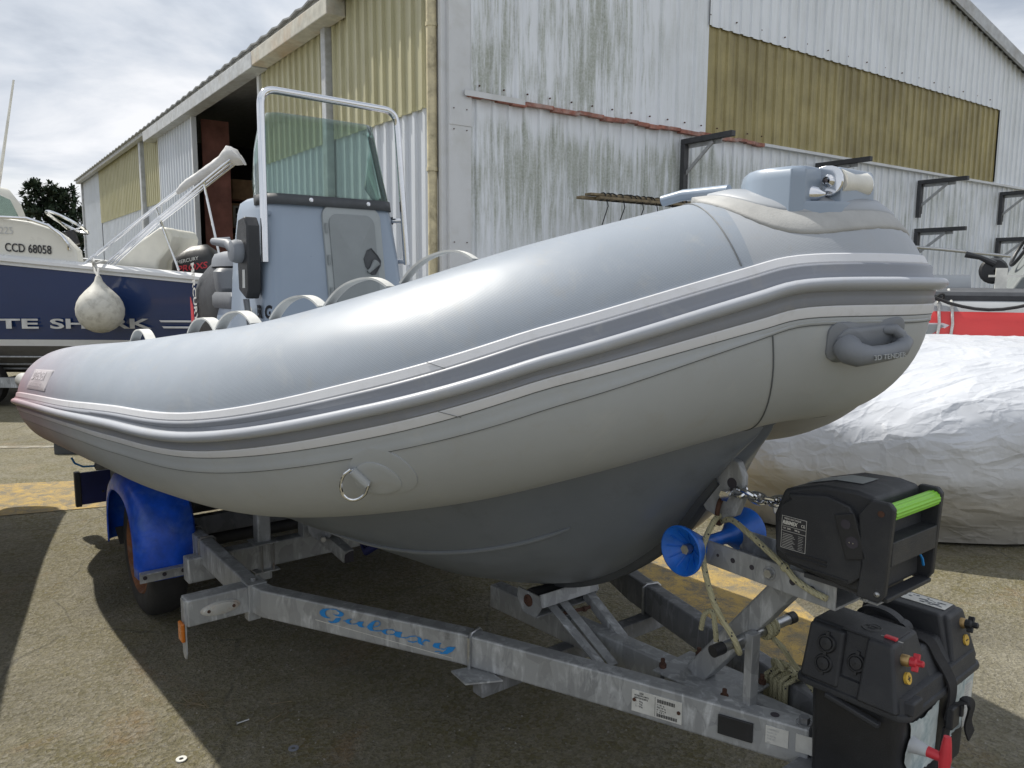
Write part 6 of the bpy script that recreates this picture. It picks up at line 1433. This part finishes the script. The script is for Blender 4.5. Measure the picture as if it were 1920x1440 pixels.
text('label_print', 'CE', .010, (-.0945, .1272, .973), (1, 0, 0), (0, 0, 1), M['white_pl'], wc, lbw, sx=.8, depth=.0005)
for k, (b_, x, z) in enumerate([('TREUIL ELECTRIQUE', -.137, .984), ('12V  2000', -.139, .960), ('900 kg', -.110, .960)]): text('label_print', b_, .0058, (x, .1272, z), (1, 0, 0), (0, 0, 1), M['white_pl'], wc, lbw, sx=.8, depth=.0004)
for y0, y1 in ((.114, .132), (-.132, -.114)):
    ck = [(.035, 1.040), (.060, 1.078), (.098, 1.078), (.108, 1.066), (.100, .872), (.088, .852), (.040, .852), (.048, .93)]
    m = MB(); m.prism(ck, (0, y1, 0), (1, 0, 0), (0, 0, 1), y1 - y0); ckk = m.build('cheek', M['black_m'], thing=wc, bevel=.004, seg=2)
    if y0 > 0:
        m = MB(); m.cyl((.083, .132, 1.052), (.083, .134, 1.052), .007, 14); m.build('screw_recess', M['rust_dk'], ckk, wc)
        m = MB(); m.lathe((.085, .132, .872), (0, 1, 0), [(0, .0065), (.003, .0055), (.005, .001)], 12); m.build('cheek_screw', M['steel_dull'], ckk, wc)
m = MB()
rg = []
for y in (-.114, .114): rg.append([Vector((.090 + (.0165 + .0015 * (k % 2)) * math.cos(2 * math.pi * k / 28), y, 1.052 + (.0165 + .0015 * (k % 2)) * math.sin(2 * math.pi * k / 28))) for k in range(28)])
m.loft(rg); m.build('carrying_grip', M['green'], thing=wc, smooth=0)
m = MB(); m.add([(.066, .114, 1.03), (.066, -.114, 1.03), (.070, -.114, .985), (.070, .114, .985)], [(0, 1, 2, 3)]); m.span(.050, .104, -.114, .114, .972, .990); m.add([(.102, .114, .985), (.102, -.114, .985), (.102, -.060, .940), (.102, .085, .940)], [(0, 1, 2, 3)])
m.span(.088, .1035, -.114, .114, .935, .974); m.span(.070, .100, -.114, .114, .852, .862); m.build('rear_frame', M['black_m'], thing=wc, smooth=0, bevel=.002, recalc=True)
m = MB(); m.tube([(.085, -.07, .93), (.092, -.075, .915), (.09, -.09, .895)], .003, 6); m.build('winch_cable', M['decal_blue'], thing=wc)
m = MB(); m.loft([[Vector((x, y, z)) for y in (-.04, .04)] for x, z in ((-.13, 1.0615), (-.06, 1.084), (.0, 1.0875))], closed=False, caps=False); m.build('top_label', M['console_dk'], thing=wc, smooth=0, recalc=False, solid=.001)
m = MB(); m.span(-.10, .05, -.09, .09, .842, .853); m.build('mounting_plate', M['bracket'], thing=wc, smooth=0)
m = MB(); m.beam((.01, -.02, .80), (.01, -.02, .850), .07, .006, up=(1, 0, 0)); m.span(-.005, .035, -.045, .005, .798, .802); m.build('mounting_foot', G1, thing=wc, smooth=0)
m = MB(); m.lathe((-.262, -.10, .945), (.5, 1, .1), [(0, .024), (.004, .026), (.012, .012), (.026, .012), (.034, .026), (.038, .024), (.038, .001)], 22); m.build('cable_pulley', M['steel_dull'], thing=wc)

wc.o.scale = (1.0, .86, .94)

# ------------------------------------------------------------------ battery box
BX = Frame(.675, 1.705, 50.0)      # S along the long side, L along the short front side
bt2 = Thing('battery_box', BX, (.2, .115, .365), 'black plastic battery box with strap, sockets and red and black terminals, at the trailer tongue', 'battery box')
ZR = .600; AL, LL = .40, .23
m = MB(); m.loft([[Vector((AL / 2 + x * k, LL / 2 + y * k2, z)) for x, y in rrect(AL - .02, LL - .02, .022, 5)] for z, k, k2 in ((.366, .95, .92), (.372, .965, .94), (ZR, 1, 1))]); m.build('box', M['black'], thing=bt2, smooth=40)
m = MB(); rr_ = rrect(AL + .006, LL + .006, .028, 5)
m.loft([[Vector((AL / 2 + x * k, LL / 2 - .008 + y * (k2 + .06), z)) for x, y in rr_] for z, k, k2 in ((ZR - .008, 1.018, 1.03), (ZR - .002, 1.022, 1.036), (ZR + .004, 1.015, 1.022), (ZR + .006, .99, .985), (ZR + .036, .965, .94), (ZR + .038, .93, .90))])
m.build('lid', M['black_m'], thing=bt2, smooth=40); lid = bt2.o.children[-1]
def frust(name, b0, b1, l0, l1, z0, z1, ib0, ib1, il, mat=None, parent=None, bv=.008, il2=None):
    il2 = il if il2 is None else il2
    m = MB(); m.hexa([(b0, l0, z0), (b1, l0, z0), (b1, l1, z0), (b0, l1, z0)], [(b0 + ib0, l0 + il, z1), (b1 - ib1, l0 + il, z1), (b1 - ib1, l1 - il2, z1), (b0 + ib0, l1 - il2, z1)])
    return m.build(name, mat or M['black_m'], parent or lid, bt2, smooth=40, bevel=bv, seg=3)
Z0, Z1 = ZR + .012, ZR + .138
frust('front_hump', .006, .165, -.014, LL - .012, Z0, Z1, .026, .018, .012, il2=.036)
frust('socket_column', -.006, .06, -.008, .084, ZR + .008, Z1 - .004, .022, .006, .008, il2=.002)
frust('plain_column', -.014, .07, .128, LL - .012, ZR + .004, Z1 + .002, .030, .006, .004, il2=.030)
frust('saddle', .150, .285, -.014, LL - .004, Z0, ZR + .092, .0, .0, .040)
frust('rear_hump', .255, AL - .006, -.014, LL - .012, Z0, Z1 + .002, .012, .030, .020, il2=.036)
frust('rear_column', .262, AL + .0, .125, LL - .004, Z0, Z1 - .004, .022, .030, .012, il2=.030)
frust('corner_foot', .01, .065, LL - .028, LL + .010, ZR + .004, ZR + .034, .004, .004, .0, bv=.006)
# sockets
for a, l_, z in ((.0075, .048, ZR + .098), (.0025, .046, ZR + .052), (.018, .113, ZR + .073)):
    d = Vector((-.97, 0, .23)); p = Vector((a + .004, l_, z)); m = MB()
    m.lathe(p, d, [(0, .021), (.006, .021), (.009, .0185), (.009, .0165), (.006, .0155), (.006, .014), (.010, .013), (.011, .001)], 26)
    u_ = Vector((.23, 0, .97)); m.beam(p + u_ * .018 + d * .006, p + u_ * .027 + d * .006, .008, .005, up=d); m.beam(p - u_ * .018 + d * .006, p - u_ * .025 + d * .006, .007, .004, up=d)
    so_ = m.build('socket_cover', M['black'], lid, bt2, smooth=40)
m = MB(); m.box((.075, .125, Z1 + .0005), (.10, .105, .004)); m.build('top_plate', M['black_m'], lid, bt2, smooth=0, bevel=.003)
m = MB(); m.lathe((.075, .115, Z1 + .0020), (0, 0, 1), [(0, .022), (.0018, .021), (.0018, .019), (.0008, .0185), (.0008, .001)], 30); m.build('embossed_oval', M['black'], lid, bt2)
text('embossed_lettering', 'BATTERY', .0075, (.078, .100, Z1 + .0030), (0, 1, 0), (1, 0, 0), M['black_m'], bt2, lid, depth=.001); text('embossed_lettering', 'BOX', .0075, (.068, .108, Z1 + .0030), (0, 1, 0), (1, 0, 0), M['black_m'], bt2, lid, depth=.001)
m = MB(); m.box((.052, .168, Z1 + .0045), (.012, .026, .006)); m.build('rocker_switch', M['red'], lid, bt2, smooth=0, bevel=.0015)
text('switch_mark', 'OFF', .006, (.048, .184, Z1 + .0028), (0, 1, 0), (1, 0, 0), M['label'], bt2, lid, depth=.0004); text('switch_mark', 'ON', .006, (.050, .146, Z1 + .0028), (0, 1, 0), (1, 0, 0), M['label'], bt2, lid, depth=.0004)
# terminals
for nm, a, mt, sy in (('red_terminal', .050, M['red'], '+'), ('black_terminal', .345, M['black'], '-')):
    p = Vector((a, LL - .036, ZR + .104)); d = Vector((0, .93, .12)).normalized()
    m = MB(); m.lathe(p, d, [(0, .0125), (.014, .0125), (.018, .010), (.018, .001)], 18); tp_ = m.build(nm, M['brass'], lid, bt2)
    q = p + d * .019; m = MB(); m.lathe(q, d, [(0, .011), (.012, .011), (.014, .007), (.026, .007), (.027, .001)], 10)
    u_ = Vector((.5, -.1, .85)).normalized(); m.box(q + d * .010 + u_ * .010, (.018, .007, .014), ax=(u_, d.cross(u_).normalized(), d)); m.box(q + d * .010 - u_ * .010, (.018, .007, .014), ax=(u_, d.cross(u_).normalized(), d))
    m.build('wing_nut', mt, lid, bt2, smooth=30, bevel=.002)
    c = Vector((a + .002, LL - .0225 + (.0 if a < .1 else .006), ZR + .066)); n_ = Vector((0, .96, .27)).normalized(); m = MB(); m.cyl(c - n_ * .004, c + n_ * .0035, .0125, 26); st_ = m.build('polarity_sticker', M['yellow'], lid, bt2)
    m = MB(); V = Vector((0, -.27, .96)); m.box(c + n_ * .004, (.012, .0022, .0008), ax=(Vector((1, 0, 0)), V, n_))
    if sy == '+': m.box(c + n_ * .004, (.0022, .012, .0010), ax=(Vector((1, 0, 0)), V, n_))
    m.build('polarity_mark', M['ink'], lid, bt2, smooth=0)
m = MB(); m.box((.325, .112, Z1 + .0032), (.050, .135, .0012)); wl = m.build('warning_label', M['label'], lid, bt2, smooth=0, bevel=.0005)
m = MB()
for k in range(26):
    x, y = .306 + .038 * random.random(), .052 + .115 * random.random(); m.box((x, y, Z1 + .0041), (.001 + .006 * random.random(), .004 + .018 * random.random(), .0006), rz=random.uniform(-.6, .6))
m.build('label_mark', M['cushion'], lid, bt2, smooth=0)
# carrying handle and hold-down strap
def strap(pts, w, mat, name, wd=Vector((1, 0, 0)), t=.0022, parent=None):
    P = [Vector(p) for p in catmull([list(q) for q in pts], 6)]; rows = []
    for i, p in enumerate(P):
        tg = (P[min(i + 1, len(P) - 1)] - P[max(i - 1, 0)]).normalized(); s_ = (wd - tg * wd.dot(tg)).normalized(); n_ = tg.cross(s_).normalized() * t
        rows.append([p - s_ * w / 2 - n_, p + s_ * w / 2 - n_, p + s_ * w / 2 + n_, p - s_ * w / 2 + n_])
    return MB().loft(rows).build(name, mat, parent or bt2.o, bt2, smooth=40)
strap([(.205, .030, ZR + .088), (.200, .030, ZR + .118), (.195, .055, ZR + .138), (.190, .095, ZR + .142), (.190, .125, ZR + .130), (.195, .140, ZR + .105)], .024, M['black_m'], 'carrying_handle', t=.004)
m = MB(); m.lathe((.180, .130, ZR + .108), (1, 0, 0), [(0, .020), (.03, .020)], 18); m.box((.195, .135, ZR + .095), (.034, .045, .02)); m.build('handle_lug', M['black_m'], thing=bt2, smooth=30, bevel=.003)
XS = .212
strap([(XS, .012, ZR - .01), (XS, .020, ZR + .03), (XS, .050, ZR + .094), (XS, .12, ZR + .097), (XS, .180, ZR + .095), (XS, .205, ZR + .065), (XS, .236, ZR + .020), (XS, .242, ZR - .015), (XS, .236, ZR - .07)], .038, M['webbing'], 'hold_down_strap')
strap([(XS + .012, .238, ZR - .045), (XS + .03, .258, ZR - .035), (XS + .06, .262, ZR - .055), (XS + .085, .250, ZR - .11), (XS + .13, .244, ZR - .16)], .030, M['webbing'], 'strap_tail', wd=Vector((.9, .0, -.1)))
m = MB(); m.box((XS, .246, ZR - .062), (.042, .016, .052)); m.box((XS + .022, .250, ZR - .052), (.012, .02, .03)); m.build('buckle', M['black'], thing=bt2, smooth=30, bevel=.004)
strap([(XS, .236, ZR - .09), (XS - .004, .234, ZR - .14), (XS - .006, .232, ZR - .21)], .038, M['webbing'], 'hold_down_strap')
m = MB(); m.tube([(XS - .02, .240, ZR - .128), (XS + .018, .240, ZR - .128), (XS + .018, .240, ZR - .118), (XS - .02, .240, ZR - .118)], .0012, 5, closed=True); m.build('strap_slide', M['steel_dull'], thing=bt2)
# labels on the long side
def torn(x0, x1, z0, z1, seed, n=60, rag=.006):
    rnd = random.Random(seed); pts = []
    for k in range(n):
        t = k / n * 4; e = int(t); f = t - e; j = rnd.uniform(-1, 1) * rag
        if e == 0: pts.append((x0 + (x1 - x0) * f, z0 + abs(j)))
        elif e == 1: pts.append((x1 - abs(j) * .3, z0 + (z1 - z0) * f))
        elif e == 2: pts.append((x1 - (x1 - x0) * f, z1 + j * .5 - .012 * math.sin(f * 3.1)))
        else: pts.append((x0 + abs(j) * 1.2 + .012 * math.sin(f * 9), z1 - (z1 - z0) * f))
    return pts
for (x0, x1, z0, z1, sd_, mt) in ((.035, .188, .430, .578, 3, 'label_bl'), (.245, .385, .455, .588, 8, 'label_bl')):
    ol = torn(x0, x1, z0, z1, sd_); m = MB(); yy = LL - .0085; m.add([(x, yy + .0035 * (z - .366) / .234, z) for x, z in ol], [tuple(range(len(ol)))]); lb_ = m.build('torn_label', M[mt], thing=bt2, smooth=0, recalc=False, solid=.0008)
m = MB(); m.add([(x, LL - .0055, z) for x, z in ((.335, .452), (.380, .458), (.380, .585), (.335, .575))], [(0, 1, 2, 3)]); sp_ = m.build('white_label', M['label'], thing=bt2, smooth=0, recalc=False, solid=.0006)
m = MB()
for k in range(16): m.span(.340, .352 + .022 * random.random(), LL - .0048, LL - .0044, .465 + k * .0068, .4675 + k * .0068)
m.build('label_print', M['grey_ink'], sp_, bt2, smooth=0)
text('label_lettering', 'BATTERY BOX', .016, (.070, LL - .0062, .540), (1, 0, 0), (0, 0, 1), M['decal_blue'], bt2, lb_, sx=.85, depth=.0005)
# isolator key
p = Vector((.055, LL - .006, .522)); m = MB(); m.lathe(p, (0, 1, 0), [(0, .018), (.004, .0175), (.016, .015), (.028, .013), (.034, .012), (.034, .001)], 26); m.build('switch_hub', M['fascia'], thing=bt2)
m = MB(); q = p + Vector((0, .034, 0)); m.cyl(q - Vector((0, .004, 0)), q + Vector((0, .030, 0)), .0115, 16, r2=.010)
c = q + Vector((0, .034, 0)); m.tube([c + Vector((.004, 0, .048)), c + Vector((.003, 0, .035)), c, c - Vector((.003, 0, .035)), c - Vector((.004, 0, .052))], [.0075, .0095, .013, .0095, .0075], 12); m.build('isolator_key', M['red'], thing=bt2)
m = MB(); m.lathe((.022, LL - .010, .448), (0, 1, 0), [(0, .0095), (.003, .0085), (.0045, .001)], 14); m.build('rivet', M['white_pl'], thing=bt2)
m = MB(); m.box((-.006, .12, ZR - .022), (.018, .125, .012), ax=(Vector((1, 0, 0)), Vector((0, .985, -.17)), Vector((0, .17, .985)))); m.build('lifting_lip', M['black_m'], thing=bt2, smooth=30, bevel=.004)
m = MB(); m.cyl((-.010, -.03, ZR + .0), (.02, -.035, ZR - .008), .010, 10)

# ------------------------------------------------------------------ small things on the ground
def gthing(name, x, y, label, cat, fn, mat, **k):
    f = Frame(x, y, random.uniform(0, 360)); t = single(name, f, (0, 0, 0), label, cat, **k); m = MB(); fn(m); return m.build(name, mat, thing=t, smooth=35)
def washer(m): m.lathe((0, 0, .002), (0, 0, 1), [(0, .007), (0, .0165), (.003, .0165), (.003, .007), (0, .007)], 26)
gthing('washer', -1.037, 2.299, 'pale steel washer lying on the sunlit ground by the shadow edge', 'washer', washer, M['label'])
gthing('washer', -.70, 2.36, 'dark blue grey washer lying in the shade in front of the trailer', 'washer', washer, M['rail'] )
gthing('screw', -.93, 2.50, 'small steel screw lying on the shaded ground left of the dark washer', 'screw', lambda m: (m.cyl((0, 0, .005), (.04, 0, .005), .003, 8), m.cyl((-.003, 0, .006), (0, 0, .006), .006, 10)), M['steel_dull'])
gthing('washer', .175, 2.83, 'tiny washer on the mossy ground below the drawbar', 'washer', lambda m: m.lathe((0, 0, .003), (0, 0, 1), [(0, .008), (0, .016), (.003, .016), (.003, .008), (0, .008)], 20), M['steel_dull'])
for i, (x, y) in enumerate([(-1.10, 2.62), (-.80, 2.60)]):
    def twig(m):
        for k in range(3):
            a = random.uniform(0, 6.28); m.tube([(0.02 * k, .01 * k, .006), (.05 * math.cos(a), .05 * math.sin(a), .012), (.10 * math.cos(a + .5), .10 * math.sin(a + .5), .004)], .0016, 5)
    gthing('twig', x, y, ['reddish dry twig lying on the edge of the shadow', 'thin dry twig lying in the shade right of the reddish one'][i], 'twig', twig, M['wood'])
tm = single('timber_offcut', BOAT, (-6.55, .35, 0), 'dark timber offcut lying on the ground behind the light board', 'timber'); m = MB(); m.beam((-6.9, .62, .05), (-6.5, .05, .05), .12, .10); m.build('timber_offcut', M['keel'], thing=tm, smooth=0, bevel=.006)
gr = Thing('gravel', WORLD, (0, 0, 0), 'loose grit and tiny pebbles scattered over the worn asphalt', 'gravel', kind='stuff', mesh=True)
m = MB()
for k in range(2000):
    y = 1.5 + 5.0 * random.random() ** 1.6; x = random.uniform(-.78, .85) * y + random.uniform(-.2, .2); s_ = random.uniform(.0015, .0042) * (.7 + .1 * y)
    c = Vector((x, -y, s_ * .5)); a = random.uniform(0, 6.28)
    v_ = [c + Vector((math.cos(a + q) * s_ * random.uniform(.7, 1.3), math.sin(a + q) * s_ * random.uniform(.7, 1.3), -s_ * .5)) for q in (0, 1.6, 3.1, 4.7)]
    m.add(v_ + [c + Vector((0, 0, s_ * .6))], [(0, 1, 4), (1, 2, 4), (2, 3, 4), (3, 0, 4)])
m.build('gravel', M['grit'], thing=gr, smooth=0, recalc=False)
